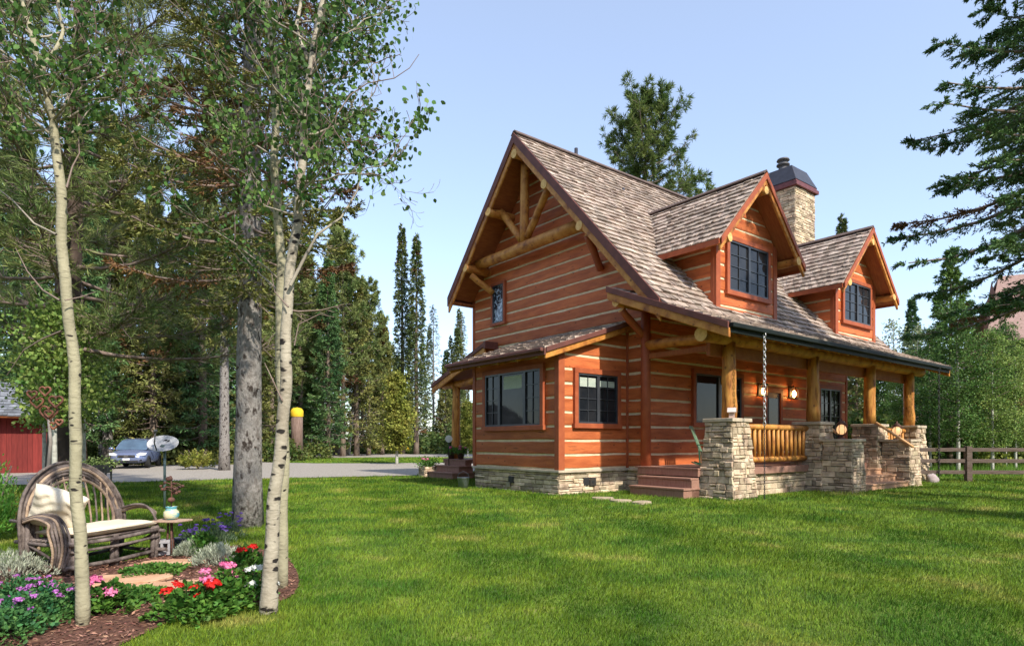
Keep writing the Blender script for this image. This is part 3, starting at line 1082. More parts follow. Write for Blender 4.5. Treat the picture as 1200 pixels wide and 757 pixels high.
def slab(name, c, a, b, rz, h, seed, label, mat=None, grp=None):
    r = np.random.default_rng(seed)
    k = 14
    th = np.linspace(0, 2 * np.pi, k, endpoint=False)
    rr = (1 / (np.abs(np.cos(th)) ** 3 + np.abs(np.sin(th)) ** 3) ** (1 / 3)) * r.uniform(.86, 1.06, k)
    P = np.stack([a * rr * np.cos(th), b * rr * np.sin(th)], 1)
    g = G()
    v = [(*p, -.03) for p in P] + [(*p, h * .8) for p in P] + [(*(p * .96), h) for p in P]
    f = [[i, (i + 1) % k, k + (i + 1) % k, k + i] for i in range(k)] + [[k + i, k + (i + 1) % k, 2 * k + (i + 1) % k, 2 * k + i] for i in range(k)]
    g.add(v, f)
    g.b.append((np.zeros((0, 3)), np.array([[2 * k + i for i in range(k)]]), 0, False))
    o = g.build(name, mat or m_flag, loc=(c[0], c[1], 0.012))
    o.rotation_euler = (0, 0, rz)
    return tag(o, label, 'stepping stone', grp)


SLABS = []
for (px_, py_, a, b, rz, lab) in ((148, 681, .46, .24, .25, 'large orange sandstone slab in front of the bentwood seat'),
                                  (196, 690, .44, .22, .3, 'tan sandstone slab between the pink and the red geraniums'),
                                  (203, 661, .38, .14, .2, 'thin sandstone slab under the little side table'),
                                  (88, 690, .25, .16, .1, 'small orange sandstone piece beside the leaning aspen trunk')):
    c = gp(px_, py_)
    slab('flagstone', c, a, b, rz, .03, px_, lab)
    SLABS.append((c[0], c[1], a, b, rz))
for i, (px_, py_, lab) in enumerate(((706, 585, 'small pale stepping stone in the lawn left of the wooden side steps'),
                                     (727, 588, 'pale stepping stone in the lawn, middle one before the side steps'),
                                     (752, 590, 'wide pale stepping stone in the lawn just below the side steps'))):
    c = gp(px_, py_)
    slab('flagstone', c, .28, .2, .4 * i, .045, 300 + i, lab, M('pale_flag', (.32, .26, .17), (.44, .36, .25), scale=5, bump=.3))
    SLABS.append((c[0], c[1], .28, .2, 0))


def house_mask(x, y):
    dx, dy = x - HO[0], y - HO[1]
    u = dx * CU + dy * SU
    v = -dx * SU + dy * CU
    m = (u > -.12) & (u < 15) & (v > -3.0) & (v < 11)
    m |= (u > -2.9) & (u < 0) & (v > .64) & (v < 4.9)
    m |= (u > -1.15) & (u < 0.1) & (v > -2.2) & (v < -.3)
    m |= (u > -.35) & (u < .1) & (v > -3.15) & (v < -2.0)
    m |= (u > 4.3) & (u < 9.5) & (v > -4.05) & (v < -2.9)
    m |= (u > -1.4) & (u < 0) & (v > 8.6) & (v < 10.6)
    for (a, b) in PIERS:
        m |= (np.abs(u - a) < .54) & (np.abs(v - b) < .54)
    return m


# lawn grass: single blades, denser and finer near the camera
def grass(nb):
    r = np.random.default_rng(9)
    lo, hi = 4.0, 34.0
    D = lo * (hi / lo) ** r.random(nb)
    X = r.uniform(-.90, .88, nb) * (D + .5)
    k = inpoly(X, D, P_LAWN) & ~inpoly(X, D, P_BED) & ~house_mask(X, D) & ~inpoly(X, D, P_DRIVE)
    for (a, b, p, q, rz) in SLABS:
        k &= ((X - a) / p) ** 2 + ((D - b) / q) ** 2 > 1
    D, X = D[k], X[k]
    n = len(D)
    sc = (D / 6) ** .75
    h = r.uniform(.025, .062, n) * sc ** .65
    # tufty unevenness
    t = np.sin(X * 3.1 + np.sin(D * 2.3)) * np.sin(D * 2.7 + np.sin(X * 1.9)) + np.sin(X * .9) * np.cos(D * .7)
    h *= 1 + .16 * t
    a = r.uniform(0, 2 * np.pi, n)
    lean = np.abs(r.normal(0, .55, n))
    swirl = 1.2 * np.sin(X * 1.7 + D * .6)
    d = np.stack([np.cos(a) * lean + .25 * np.cos(swirl), np.sin(a) * lean + .25 * np.sin(swirl), np.ones(n)], 1)
    b = r.uniform(0, 2 * np.pi, n)
    g = G()
    g.leaves(np.stack([X, D, np.full(n, -.003)], 1), d, np.stack([np.cos(b), np.sin(b), np.zeros(n)], 1), h, .0085 * sc, shape='tri')
    return g


m_grass = leafmat('grass_blades', (0.060, 0.145, 0.010), (0.17, 0.25, 0.022), scale=0.7, island=.62, hue=.018, trans=.25, c3=(0.34, 0.31, 0.08), lo=.36, hi=.60)
tag(grass(560000).build('grass', m_grass), 'mown green lawn grass in front of and around the log house', 'grass', kind='stuff')


def rough_grass(name, poly, n, h, w_, mat, seed, label, cat, extra=None):
    r = np.random.default_rng(seed)
    P = np.array([p[:2] for p in poly])
    X = r.uniform(P[:, 0].min(), P[:, 0].max(), n)
    Y = r.uniform(P[:, 1].min(), P[:, 1].max(), n)
    k = inpoly(X, Y, poly)
    X, Y = X[k], Y[k]
    n = len(X)
    g = G()
    a = r.uniform(0, 2 * np.pi, n)
    d = np.stack([np.cos(a) * .35, np.sin(a) * .35, np.ones(n)], 1)
    g.leaves(np.stack([X, Y, np.zeros(n)], 1), d, np.stack([np.cos(a + 1), np.sin(a + 1), np.zeros(n)], 1), r.uniform(.5, 1.1, n) * h, w_, shape='tri')
    mats = [mat]
    if extra:
        m2 = int(n * .12)
        q = r.integers(0, n, m2)
        g.leaves(np.stack([X[q], Y[q], r.uniform(.6, 1.0, m2) * h], 1), r.normal(0, 1, (m2, 3)), r.normal(0, 1, (m2, 3)), w_ * 1.6, w_ * 1.6, 1)
        mats.append(extra)
    return tag(g.build(name, mats), label, cat, kind='stuff')


m_tall = leafmat('tall_grass', (0.10, 0.17, 0.03), (0.28, 0.30, 0.07), scale=.5)
m_yel = M('yellow_petals', (0.75, 0.50, 0.02), (0.70, 0.42, 0.02), rough=.7)
rough_grass('meadow', [(-62, 77), (-30, 79), (-12, 77), (6, 75), (22, 73), (24, 92), (-70, 92)], 26000, .75, .12, m_tall, 1,
            'yellow flowering meadow strip along the edge of the wood beyond the driveway', 'wildflowers', m_yel)
rough_grass('tall_grass', [(13, 24.5), (30, 29), (42, 38), (34, 44), (14, 34)], 26000, .5, .03, leafmat('fence_grass', (0.08, 0.20, 0.02), (0.20, 0.32, 0.05)), 2,
            'unmown grass behind the rail fence at the right', 'grass')
rough_grass('grass_island', [(-13.5, 43.5), (-6.5, 44.5), (2, 47.5), (3, 57), (-9, 60), (-17.5, 56.5), (-21, 48.5)], 22000, .10, .08, m_grass, 3,
            'mown grass island between the two arms of the driveway', 'grass')
sheet('verge', [(-13.5, 43.2), (-6.5, 44.2), (2, 47.2), (3, 57.5), (-9, 61), (-17.8, 57), (-21.5, 48.2)], .012, m_lawn)

# ------------------------------------------------------------------ bentwood loveseat
m_bent = M('weathered_willow', (0.055, 0.04, 0.035), (0.21, 0.17, 0.15), scale=7, rough=.8, bump=.5, bscale=25)
m_bent2 = M('peeled_willow', (0.45, 0.33, 0.22), (0.20, 0.14, 0.11), scale=6, rough=.8, bump=.4)
SEAT = (-5.53, 7.1)
SRZ = math.radians(-16)
seat = empty('bentwood_loveseat', (*SEAT, 0), SRZ)
tag(seat, 'rustic bentwood twig loveseat with a tall hooped back standing on the flower bed', 'loveseat')
rs = np.random.default_rng(3)


def arc(fn, k=26):
    return np.array([fn(t) for t in np.linspace(0, 1, k)])


g = G()
for i in range(8):
    da, dz, dx = rs.uniform(-.03, .03), i * .026, rs.uniform(-.025, .035)

    def hoop(t, i=i):
        a = math.pi * (1.12 - 1.24 * t)
        wv = .012 * math.sin(9 * t + i)
        z = .50 + (.76 - .030 * i) * max(math.sin(a), -.6) if math.sin(a) > 0 else .50 + 1.1 * math.sin(a)
        return (0.02 + dx - .16 * max(0, z - .5) + wv, .60 + (.68 - .026 * i) * math.cos(a), z + wv)
    g.tube(arc(hoop), .0165 + rs.uniform(-.003, .004), 7, i % 4 == 3, jit=.12, rng=rs)
g.build('back_hoop', [m_bent, m_bent2], seat)
for i in range(13):
    y = .10 + i * .083
    top = .50 + .60 * math.sqrt(max(0.05, 1 - ((y - .6) / .56) ** 2))
    b = G()
    P = [(0.05 + rs.uniform(-.01, .01), y + rs.uniform(-.015, .015), .30)]
    for q in (.35, .7, 1):
        z = .3 + (top - .3) * q
        P.append((.03 - .16 * max(0, z - .5) + rs.uniform(-.015, .015), y + (y - .6) * .10 * q + rs.uniform(-.015, .015), z))
    b.tube(P, [.014, .013, .012, .010], 6, 0, jit=.15, rng=rs)
    b.build('spindle', m_bent2 if i % 3 else m_bent, seat)
for sy in (0, 1):
    g = G()
    yb = -.04 if sy == 0 else 1.24
    for i in range(6):
        o_ = i * .028

        def arm(t, i=i):
            P = [(0.0, .62 - o_ * .3), (.25, .68 - o_ * .3), (.48, .66 - o_ * .5), (.62 - o_, .50), (.66 - o_, .30), (.60 - o_, .08)]
            f = t * (len(P) - 1)
            k = min(int(f), len(P) - 2)
            f -= k
            p0, p1, p2, p3 = P[max(k - 1, 0)], P[k], P[k + 1], P[min(k + 2, len(P) - 1)]
            c = [0.5 * ((2 * b) + (-a + c_) * f + (2 * a - 5 * b + 4 * c_ - d) * f * f + (-a + 3 * b - 3 * c_ + d) * f ** 3) for a, b, c_, d in zip(p0, p1, p2, p3)]
            return (c[0], yb + (.03 if sy else -.03) * math.sin(3 * t) * (i - 2) * .8, c[1])
        g.tube(arc(arm, 22), .015, 7, i % 3 == 2, jit=.1, rng=rs)
    g.build('arm_hoop', [m_bent, m_bent2], seat)
for (x_, y_, h_) in ((.02, .02, .62), (.62, .04, .42), (.02, 1.18, .62), (.62, 1.16, .42), (.60, .62, .38)):
    g = G()
    for q in range(3):
        g.tube([(x_ + rs.uniform(-.02, .02), y_ + (q - 1) * .03, 0.0), (x_ + rs.uniform(-.02, .02), y_ + (q - 1) * .028, h_ * .5), (x_ + rs.uniform(-.02, .02), y_ + (q - 1) * .024, h_)],
               [.03, .026, .024], 7, 0, jit=.15, rng=rs)
    g.build('leg', m_bent, seat)
g = G()
for (a, b, r_) in (((.66, -.06, .10), (.62, 1.30, .10), .024), ((.0, -.06, .10), (.0, 1.26, .10), .022), ((-.12, 0, .13), (.78, .0, .10), .022), ((-.05, 1.2, .12), (.78, 1.2, .12), .022),
                   ((.66, .0, .27), (.66, 1.2, .28), .018), ((.68, -.05, .36), (.66, 1.25, .37), .024), ((.0, 0, .34), (.0, 1.2, .35), .022), ((-.15, .0, .36), (.75, .0, .36), .024),
                   ((-.12, 1.2, .36), (.75, 1.2, .36), .022), ((.64, .02, .1), (.02, .0, .34), .016), ((.64, 1.2, .34), (.02, 1.2, .1), .016), ((-.2, -.02, .60), (.1, -.03, .62), .02)):
    m_ = ((a[0] + b[0]) / 2, (a[1] + b[1]) / 2, (a[2] + b[2]) / 2 - .02)
    g.tube([a, m_, b], r_, 7, 0, jit=.12, rng=rs)
for i in range(9):
    g.tube([(.05 + i * .07, -.02, .385), (.05 + i * .07, .6, .38), (.05 + i * .07, 1.22, .385)], .015, 6, 0, jit=.1, rng=rs)
g.build('seat_frame', m_bent, seat)
m_cloth = M('cream_canvas', (0.66, 0.58, 0.44), (0.74, 0.67, 0.53), scale=2, rough=.9, bump=.2, bscale=50)
m_cloth2 = M('seat_canvas', (0.64, 0.54, 0.40), (0.72, 0.62, 0.48), scale=2, rough=.9, bump=.2, bscale=50)


def cushion(g, a, b, c, amp, seed, k=26):
    """pillow: half sizes a (x), b (y), thickness c (z)"""
    r = np.random.default_rng(seed)
    t = np.linspace(-1, 1, k)
    X, Y = np.meshgrid(t, t, indexing='ij')
    e = ((1 - X ** 4) * (1 - Y ** 4)).clip(0) ** .42
    pin = 1 - .07 * (1 - np.abs(X) ** 2) * (np.abs(Y) > -1) * np.abs(Y) ** 3 - 0
    pin2 = 1 - .07 * (1 - Y ** 2) * np.abs(X) ** 3
    ph = r.uniform(0, 6, 6)
    wr = amp * (np.sin(5 * X + 3 * Y + ph[0]) + np.sin(9 * X - 6 * Y + 2 * np.sin(3 * Y) + ph[1]) * .7 + np.sin(14 * Y + 4 * np.sin(3 * X + 1) + ph[2]) * .5)
    for sgn in (1, -1):
        Z = sgn * c * e + wr * (e > .05) * e
        V = np.stack([a * X * pin2, b * Y * pin, Z], -1)
        i, j = np.meshgrid(np.arange(k - 1), np.arange(k - 1), indexing='ij')
        f = np.stack([i * k + j, (i + 1) * k + j, (i + 1) * k + j + 1, i * k + j + 1], -1).reshape(-1, 4)
        g.add(V.reshape(-1, 3), f if sgn > 0 else f[:, ::-1], 0, True)


def Sloc(x_, y_, z_):
    c, s = math.cos(SRZ), math.sin(SRZ)
    return (SEAT[0] + c * x_ - s * y_, SEAT[1] + s * x_ + c * y_, z_)


g = G()
cushion(g, .31, .57, .055, .004, 1, 30)
g.tube([(x_ * .3, y_ * .56, .012) for x_, y_ in ((-1, -1), (1, -1), (1, 1), (-1, 1), (-1, -1))], .008, 6)
o = g.build('seat_cushion', m_cloth2, loc=Sloc(.36, .63, .455))
o.rotation_euler = (0, 0, SRZ)
tag(o, 'long cream canvas seat cushion lying on the bentwood loveseat', 'cushion')
g = G()
cushion(g, .27, .27, .11, .013, 4, 30)
o = g.build('throw_pillow', m_cloth, loc=Sloc(.26, .17, .72))
o.rotation_euler = Matrix.Rotation(SRZ, 3, 'Z').to_euler() if False else (Matrix.Rotation(SRZ, 3, 'Z') @ Matrix.Rotation(math.radians(28), 3, 'Z') @ Matrix.Rotation(math.radians(-62), 3, 'X') @ Matrix.Rotation(math.radians(24), 3, 'Z')).to_euler()
tag(o, 'square wrinkled cream canvas pillow leaning on the left end of the bentwood loveseat', 'pillow')

# side table with ornaments ------------------------------------------
tx, ty = gp(199, 652)[:2]
t = empty('side_table', (tx, ty, 0))
tag(t, 'small side table with a plank top on a rusty stem beside the loveseat', 'side table')
g = G()
g.hexa([(-.18, -.13, .46), (.17, -.15, .46), (.26, .08, .46), (-.16, .14, .46), (-.18, -.13, .485), (.17, -.15, .485), (.26, .08, .485), (-.16, .14, .485)])
g.build('tabletop', M('grey_plank', (.34, .25, .20), (.45, .30, .20), scale=8, bump=.3), t, bevel=.006)
for (a, b) in (((-.02, 0, .46), (-.05, .02, .03)), ((.03, -.02, .46), (.05, -.05, .03)), ((.0, .04, .46), (.0, .1, .03))):
    g = G()
    g.tube([a, ((a[0] + b[0]) / 2, (a[1] + b[1]) / 2, .25), b], .013, 7)
    g.build('leg', m_rust, t)
g = G()
g.lathe((0, 0, 0), [(.055, 0), (.075, .01), (.095, .05), (.09, .10), (.065, .13), (.065, .155), (.075, .165), (.055, .17), (.05, .12)], 22)
o = g.build('ceramic_pot', M('painted_ceramic', (.62, .60, .38), (.10, .35, .42), scale=9, rough=.25, spec=.6, stretch=(.3, .3, 1.6), lo=.47, hi=.53), loc=(tx + .02, ty, .487))
tag(o, 'little cream and turquoise painted ceramic pot on the side table', 'pot')
g = G()
rr = np.random.default_rng(8)
g.tube([(0, 0, 0), (0.005, 0, .2), (0, 0, .33)], .008, 6)
g.ball((0, 0, .085), (.045, .045, .035))
for i in range(16):
    a = rr.uniform(0, 6.3)
    z = rr.uniform(.15, .34)
    L = rr.uniform(.05, .17) * (1 if z < .3 else .7)
    e = (math.cos(a) * L, math.sin(a) * L * .6, z + rr.uniform(-.03, .06))
    g.tube([(0, 0, z), (e[0] * .5, e[1] * .5, z + .02), e], .007, 5)
    g.ball(e, (.022, .018, .02), 7, 5)
g.ball((-.03, 0, .36), (.05, .02, .03), 8, 6)
o = g.build('iron_ornament', m_rust, loc=(tx + .02, ty, .657))
tag(o, 'rusty iron twig and bird ornament standing in the painted pot', 'ornament')
g = G()
g.box(-.10, .10, -.09, .09, 0, .04)
g.box(-.10, .10, -.09, .09, .15, .19)
for xx in (-.10, -.015, .07):
    g.box(xx, xx + .03, -.085, .085, .04, .15)
o = g.build('concrete_block', M('concrete', (.36, .35, .36), (.28, .27, .28), bump=.3, scale=9), loc=(tx - .09, ty + .02, .03), bevel=.004)
o.rotation_euler = (0, 0, .2)
tag(o, 'grey hollow concrete block on the ground under the side table', 'block')
g = G()
for q in range(7):
    a = np.linspace(0, 2 * math.pi, 25)
    rad = .10 + .012 * math.sin(q)
    g.tube(np.stack([rad * np.cos(a), rad * np.sin(a), np.full(25, q * .03)], 1), .014, 6, cap=False)
g.lathe((0, 0, 0), [(0.01, 0), (.10, 0), (.105, .19)], 18)
o = g.build('hose_bucket', M('dark_blue_rubber', (.04, .05, .08), (.07, .08, .11), rough=.5), loc=(tx - .05, ty + .36, 0.0))
tag(o, 'dark ribbed bucket standing behind the side table', 'bucket')

# satellite dish ------------------------------------------------------
dx_, dy_ = gp(193, 597)[:2]
sdsh = empty('satellite_dish', (dx_, dy_, 0), math.radians(-12))
tag(sdsh, 'grey satellite dish on a steel pole standing in the lawn behind the side table', 'satellite dish')
g = G()
g.tube([(0, 0, 0), (0, 0, .7), (0, 0, 1.38)], .028, 10)
g.bar((0, 0, 1.3), (0, -.08, 1.42), .08, .05)
g.build('pole', M('galvanised', (.20, .27, .25), (.15, .20, .19), rough=.5, metal=.3), sdsh)
Rm = Matrix.Rotation(math.radians(18), 3, 'Z') @ Matrix.Rotation(math.radians(-48), 3, 'X') @ Matrix.Rotation(math.radians(12), 3, 'Y')
R3 = np.array(Rm)
g = G()
nr, na = 6, 28
V = []
for i in range(nr + 1):
    r_ = i / nr
    for j in range(na):
        a = 2 * math.pi * j / na
        V.append((.33 * r_ * math.cos(a), -(.055 * (1 - r_ * r_)) * -1, .25 * r_ * math.sin(a)))
for s_ in (0, .012):
    VV = (np.array(V) + V3((0, s_, 0))) @ R3.T + V3((0, -.06, 1.47))
    f = [[i * na + j, i * na + (j + 1) % na, (i + 1) * na + (j + 1) % na, (i + 1) * na + j] for i in range(nr) for j in range(na)]
    g.add(VV, f, 0, True)
P = np.array([(.33 * math.cos(a), .006, .25 * math.sin(a)) for a in np.linspace(0, 2 * math.pi, 33)]) @ R3.T + V3((0, -.06, 1.47))
g.tube(P, .009, 6, cap=False)
dsh = g.build('dish', M('dish_grey', (.52, .52, .54), (.46, .46, .48), rough=.45), sdsh)
g = G()
for (x_, z_, a_, b_) in ((-.02, .13, .045, .03), (.05, .12, .03, .04)):
    P = [(x_ - a_, .048, z_ - b_), (x_ + a_, .048, z_ - b_ * .3), (x_ + a_ * .7, .048, z_ + b_), (x_ - a_ * .3, .048, z_ + b_ * .6)]
    P = [(p[0], .055 * (1 - (p[0] / .33) ** 2 - (p[2] / .25) ** 2) - .006, p[2]) for p in P]
    g.add(np.array(P) @ R3.T + V3((0, -.06, 1.47)), [[0, 1, 2, 3]])
g.build('emblem', m_iron, dsh)
g = G()
P = np.array([(0, .02, -.24), (.0, -.2, -.22), (.0, -.40, -.06)]) @ R3.T + V3((0, -.06, 1.47))
g.tube(P, .014, 8)
g.ball(P[2], (.035, .05, .035), 10, 6)
g.build('feed_arm', M('dish_arm', (.10, .10, .11), rough=.5), sdsh)

# dark patio stand behind the loveseat
px0, py0 = gp(128, 596)[:2]
t = empty('planter_stand', (px0 - .35, py0, 0), .2)
tag(t, 'black metal planter stand with a trailing plant behind the loveseat', 'planter')
g = G()
g.box(-.32, .32, -.16, .16, .80, .98)
g.build('trough', m_iron, t, bevel=.01)
for (a, b) in ((-.3, -.14), (.3, -.14), (-.3, .14), (.3, .14)):
    g = G()
    g.bar((a, b, 0), (a, b, .82), .03, .03, up=(1, 0, 0))
    g.build('leg', m_iron, t)
g = G()
r = np.random.default_rng(4)
c = r.normal(0, 1, (500, 3)) * V3((.22, .12, .07)) + V3((.05, 0, 1.03))
g.leaves(c, r.normal(0, 1, (500, 3)), r.normal(0, 1, (500, 3)), .05, .03, shape='hex')
g.build('foliage', leafmat('pale_leaf', (.14, .22, .06), (.30, .38, .14)), t)

# ------------------------------------------------------------------ SUV on the driveway
def suv(loc, rz):
    car = empty('parked_car', loc, rz)
    tag(car, 'blue-grey SUV parked facing the lawn on the gravel driveway', 'car')
    m_paint = M('blue_grey_paint', (.18, .22, .36), rough=.25, spec=.6, metal=.35)
    st = [  # x, half width, sill z, belt z, crown z
        (-2.30, .62, .55, .80, .86), (-2.22, .86, .36, .92, 1.02), (-1.6, .94, .28, 1.02, 1.08), (-.6, .95, .26, 1.02, 1.06), (.5, .95, .26, 1.0, 1.04),
        (1.1, .94, .27, .95, 1.04), (1.6, .92, .28, .88, .99), (2.05, .86, .30, .78, .90), (2.28, .72, .36, .66, .76), (2.34, .55, .42, .58, .64)]
    V = []
    for (x_, w_, s_, b_, c_) in st:
        V += [(x_, 0, s_), (x_, -w_ * .86, s_), (x_, -w_, s_ + .12), (x_, -w_ * 1.0, (s_ + b_) / 2), (x_, -w_ * .97, b_), (x_, -w_ * .80, c_ - .01), (x_, -w_ * .4, c_ + .025), (x_, 0, c_ + .035),
              (x_, w_ * .4, c_ + .025), (x_, w_ * .80, c_ - .01), (x_, w_ * .97, b_), (x_, w_, (s_ + b_) / 2), (x_, w_, s_ + .12), (x_, w_ * .86, s_)]
    g = G()
    k = 14
    f = [[i * k + j, i * k + (j + 1) % k, (i + 1) * k + (j + 1) % k, (i + 1) * k + j] for i in range(len(st) - 1) for j in range(k)]
    g.add(V, f, 0, True)
    for e in (0, len(st) - 1):
        g.b.append((np.zeros((0, 3)), np.array([[e * k + j for j in range(k)]]), 0, True))
    # roof shell and pillars
    R = [(-2.15, .70, 1.10), (-1.75, .72, 1.52), (-.9, .70, 1.66), (.0, .69, 1.68), (.45, .66, 1.60)]
    V = []
    for (x_, w_, z_) in R:
        V += [(x_, -w_, z_ - .07), (x_, -w_ * .85, z_), (x_, 0, z_ + .03), (x_, w_ * .85, z_), (x_, w_, z_ - .07)]
    f = [[i * 5 + j, i * 5 + j + 1, (i + 1) * 5 + j + 1, (i + 1) * 5 + j] for i in range(4) for j in range(4)]
    g.add(V, f, 0, True)
    for s_ in (-1, 1):
        g.bar((.42, s_ * .64, 1.56), (1.28, s_ * .80, 1.02), .07, .05)
        g.bar((-.25, s_ * .69, 1.62), (-.22, s_ * .86, 1.0), .06, .08, up=(1, 0, 0))
        g.bar((-1.75, s_ * .70, 1.50), (-2.1, s_ * .82, 1.0), .12, .16)
        g.bar((-1.2, s_ * .70, 1.60), (-1.25, s_ * .86, 1.0), .06, .08, up=(1, 0, 0))
    bd = g.build('body', m_paint, car)
    sm = bd.modifiers.new('subsurf', 'SUBSURF')
    sm.levels = sm.render_levels = 1
    mg = M('car_glass', (.10, .16, .24), (.06, .09, .14), scale=1, rough=.05, spec=.9)
    g = G()
    V = [(1.26, -.78, 1.03), (1.30, 0, 1.07), (1.26, .78, 1.03), (.45, .63, 1.57), (.47, 0, 1.62), (.45, -.63, 1.57)]
    g.add(V, [[0, 1, 4, 5], [1, 2, 3, 4]])
    g.build('windshield', mg, car)
    for s_ in (-1, 1):
        g = G()
        g.add([(1.22, s_ * .84, 1.01), (-2.0, s_ * .84, 1.03), (-1.72, s_ * .70, 1.48), (-.9, s_ * .70, 1.60), (.42, s_ * .655, 1.56)], [[0, 1, 2, 3, 4]])
        g.build('side_window', mg, car)
        g = G()
        P = V3([(2.27, s_ * .50, .70), (2.05, s_ * .875, .74), (1.93, s_ * .90, .86), (2.10, s_ * .62, .88), (2.22, s_ * .46, .80)])
        o_ = V3((.05, s_ * .02, .01))
        g.add(np.concatenate([P + o_, P - o_ * 2]), [[0, 1, 2, 3, 4], [0, 1, 6, 5], [1, 2, 7, 6], [2, 3, 8, 7], [3, 4, 9, 8], [4, 0, 5, 9]])
        g.build('headlight', M('headlight_glass', (.75, .78, .80), (.45, .48, .52), scale=12, rough=.1, spec=.8), car)
        g = G()
        g.ball((.95, s_ * 1.06, 1.10), (.09, .13, .09), 10, 7)
        g.bar((.95, s_ * .85, 1.05), (.95, s_ * 1.0, 1.08), .05, .04)
        g.build('mirror', m_paint, car)
        g = G()
        g.ball((2.24, s_ * .66, .47), (.05, .09, .05), 10, 6)
        g.build('fog_lamp', m_glass, car)
    g = G()
    g.box(2.30, 2.365, -.42, .42, .62, .76)
    gr = g.build('grille', m_iron, car, bevel=.02)
    g = G()
    g.box(2.37, 2.39, -.40, .40, .68, .70)
    g.box(2.37, 2.40, -.10, .10, .64, .75)
    g.build('chrome_bar', m_steel, gr)
    g = G()
    g.box(2.30, 2.36, -.55, .55, .36, .46)
    g.build('air_intake', m_iron, car, bevel=.02)
    g = G()
    g.box(2.37, 2.385, -.17, .17, .47, .58)
    g.build('number_plate', M('plate', (.70, .70, .72), rough=.5), car)
    for (x_, s_) in ((1.45, -1), (1.45, 1), (-1.4, -1), (-1.4, 1)):
        w_ = G()
        th = [(.24, -.11), (.33, -.11), (.36, -.06), (.36, .06), (.33, .11), (.24, .11)]
        n_ = 24
        V = [(x_ + r_ * math.cos(a), s_ * .86 + y_, .36 + r_ * math.sin(a)) for (r_, y_) in th for a in np.linspace(0, 2 * math.pi, n_, endpoint=False)]
        f = [[i * n_ + j, i * n_ + (j + 1) % n_, (i + 1) * n_ + (j + 1) % n_, (i + 1) * n_ + j] for i in range(5) for j in range(n_)]
        w_.add(V, f, 0, True)
        ty_ = w_.build('tyre', M('rubber', (.02, .02, .02), rough=.9), car)
        g = G()
        g.tube([(x_, s_ * .80, .36), (x_, s_ * .93, .36)], .24, 20)
        g.build('rim', m_steel, ty_)
    g = G()
    for s_ in (-1, 1):
        g.bar((-1.5, s_ * .60, 1.71), (.2, s_ * .58, 1.74), .03, .03)
    g.build('roof_rail', m_steel, car)
    return car


suv((-22.0, 36.6, .01), math.radians(-71))

# ------------------------------------------------------------------ red shed
sh = empty('red_shed', (-22.0, 31.0, 0), math.radians(33))
tag(sh, 'red board shed with a weathered grey shake roof at the left edge', 'shed')
g = G()
for i in range(46):
    g.box(-.02 - i * .2 - .19, -.02 - i * .2, -.05 + .01 * (i % 2), .02, 0, 3.0)
g.box(-9.2, -.05, .03, 5, 0, 3.0)
for i in range(24):
    g.box(-.05, .0 + .01 * (i % 2), .03 + i * .2, .03 + i * .2 + .19, 0, 3.0)
g.build('wall', M('red_boards', (.20, .028, .022), (.14, .018, .015), scale=4, rough=.8, stretch=(4, 4, .5), island=.2), sh)
g = G()
eA, eB, rA, rB = map(V3, ((-9.8, -.9, 2.7), (.6, -.9, 2.7), (-9.8, 2.6, 4.5), (.6, 2.6, 4.5)))
n_ = unit(np.cross(eB - eA, rA - eA))
g.hexa([eA - n_ * .1, eB - n_ * .1, rB - n_ * .1, rA - n_ * .1, eA, eB, rB, rA], 1)
shakes(g, eA, eB, rA, rB, n_, 77, .3)
eA, eB = map(V3, ((.6, 6.1, 2.7), (-9.8, 6.1, 2.7)))
g.hexa([eA - V3((0, 0, .1)), eB - V3((0, 0, .1)), rA - V3((0, 0, .1)), rB - V3((0, 0, .1)), eA, eB, rA, rB], 0)
g.build('roof', [M('grey_shakes', (.11, .12, .135), (.20, .21, .23), scale=3, rough=.9, island=.4), m_soffit], sh)

# ------------------------------------------------------------------ neighbour's house behind the trees at the right
nb = empty('neighbour_house', (36.0, 42, 0), math.radians(-28))
nb.scale = (1.1, 1.1, 1.1)
tag(nb, 'brown roofed house half hidden behind the trees beyond the rail fence', 'house')
g = G()
g.box(-2.0, 14, 0, 9, 0, 8.3)
g.add([(-2.0, 0, 8.3), (-2.0, 9, 8.3), (-2.0, 4.5, 12.4)], [[0, 1, 2]])
g.box(-6.2, -2.0, .8, 6, 0, 2.6)
g.build('wall', M('brown_red_siding', (.26, .09, .05), (.18, .06, .035), scale=3, rough=.8, stretch=(.5, .5, 6)), nb)
m_nroof = M('pink_brown_shingles', (.27, .17, .14), (.36, .24, .20), scale=7, rough=.9, bump=.4, stretch=(1, 1, 1))
g = G()
for (e, r_) in (((-3.2, -1.0, 7.7), (-1.6, 4.5, 12.7)), ((-3.2, 10.0, 7.7), (-1.6, 4.5, 12.7))):
    g.hexa([(e[0], e[1], e[2] - .2), (15, e[1], e[2] - .2), (15, r_[1], r_[2] - .2), (r_[0], r_[1], r_[2] - .2), e, (15, e[1], e[2]), (15, r_[1], r_[2]), r_])
for (e, r_) in (((-7.0, -.2, 2.3), (-7.0, 3.4, 4.6)), ((-7.0, 7, 2.3), (-7.0, 3.4, 4.6))):
    g.hexa([(e[0], e[1], e[2] - .15), (-2, e[1], e[2] - .15), (-2, r_[1], r_[2] - .15), (r_[0], r_[1], r_[2] - .15), e, (-2, e[1], e[2]), (-2, r_[1], r_[2]), r_])
g.build('roof', m_nroof, nb)
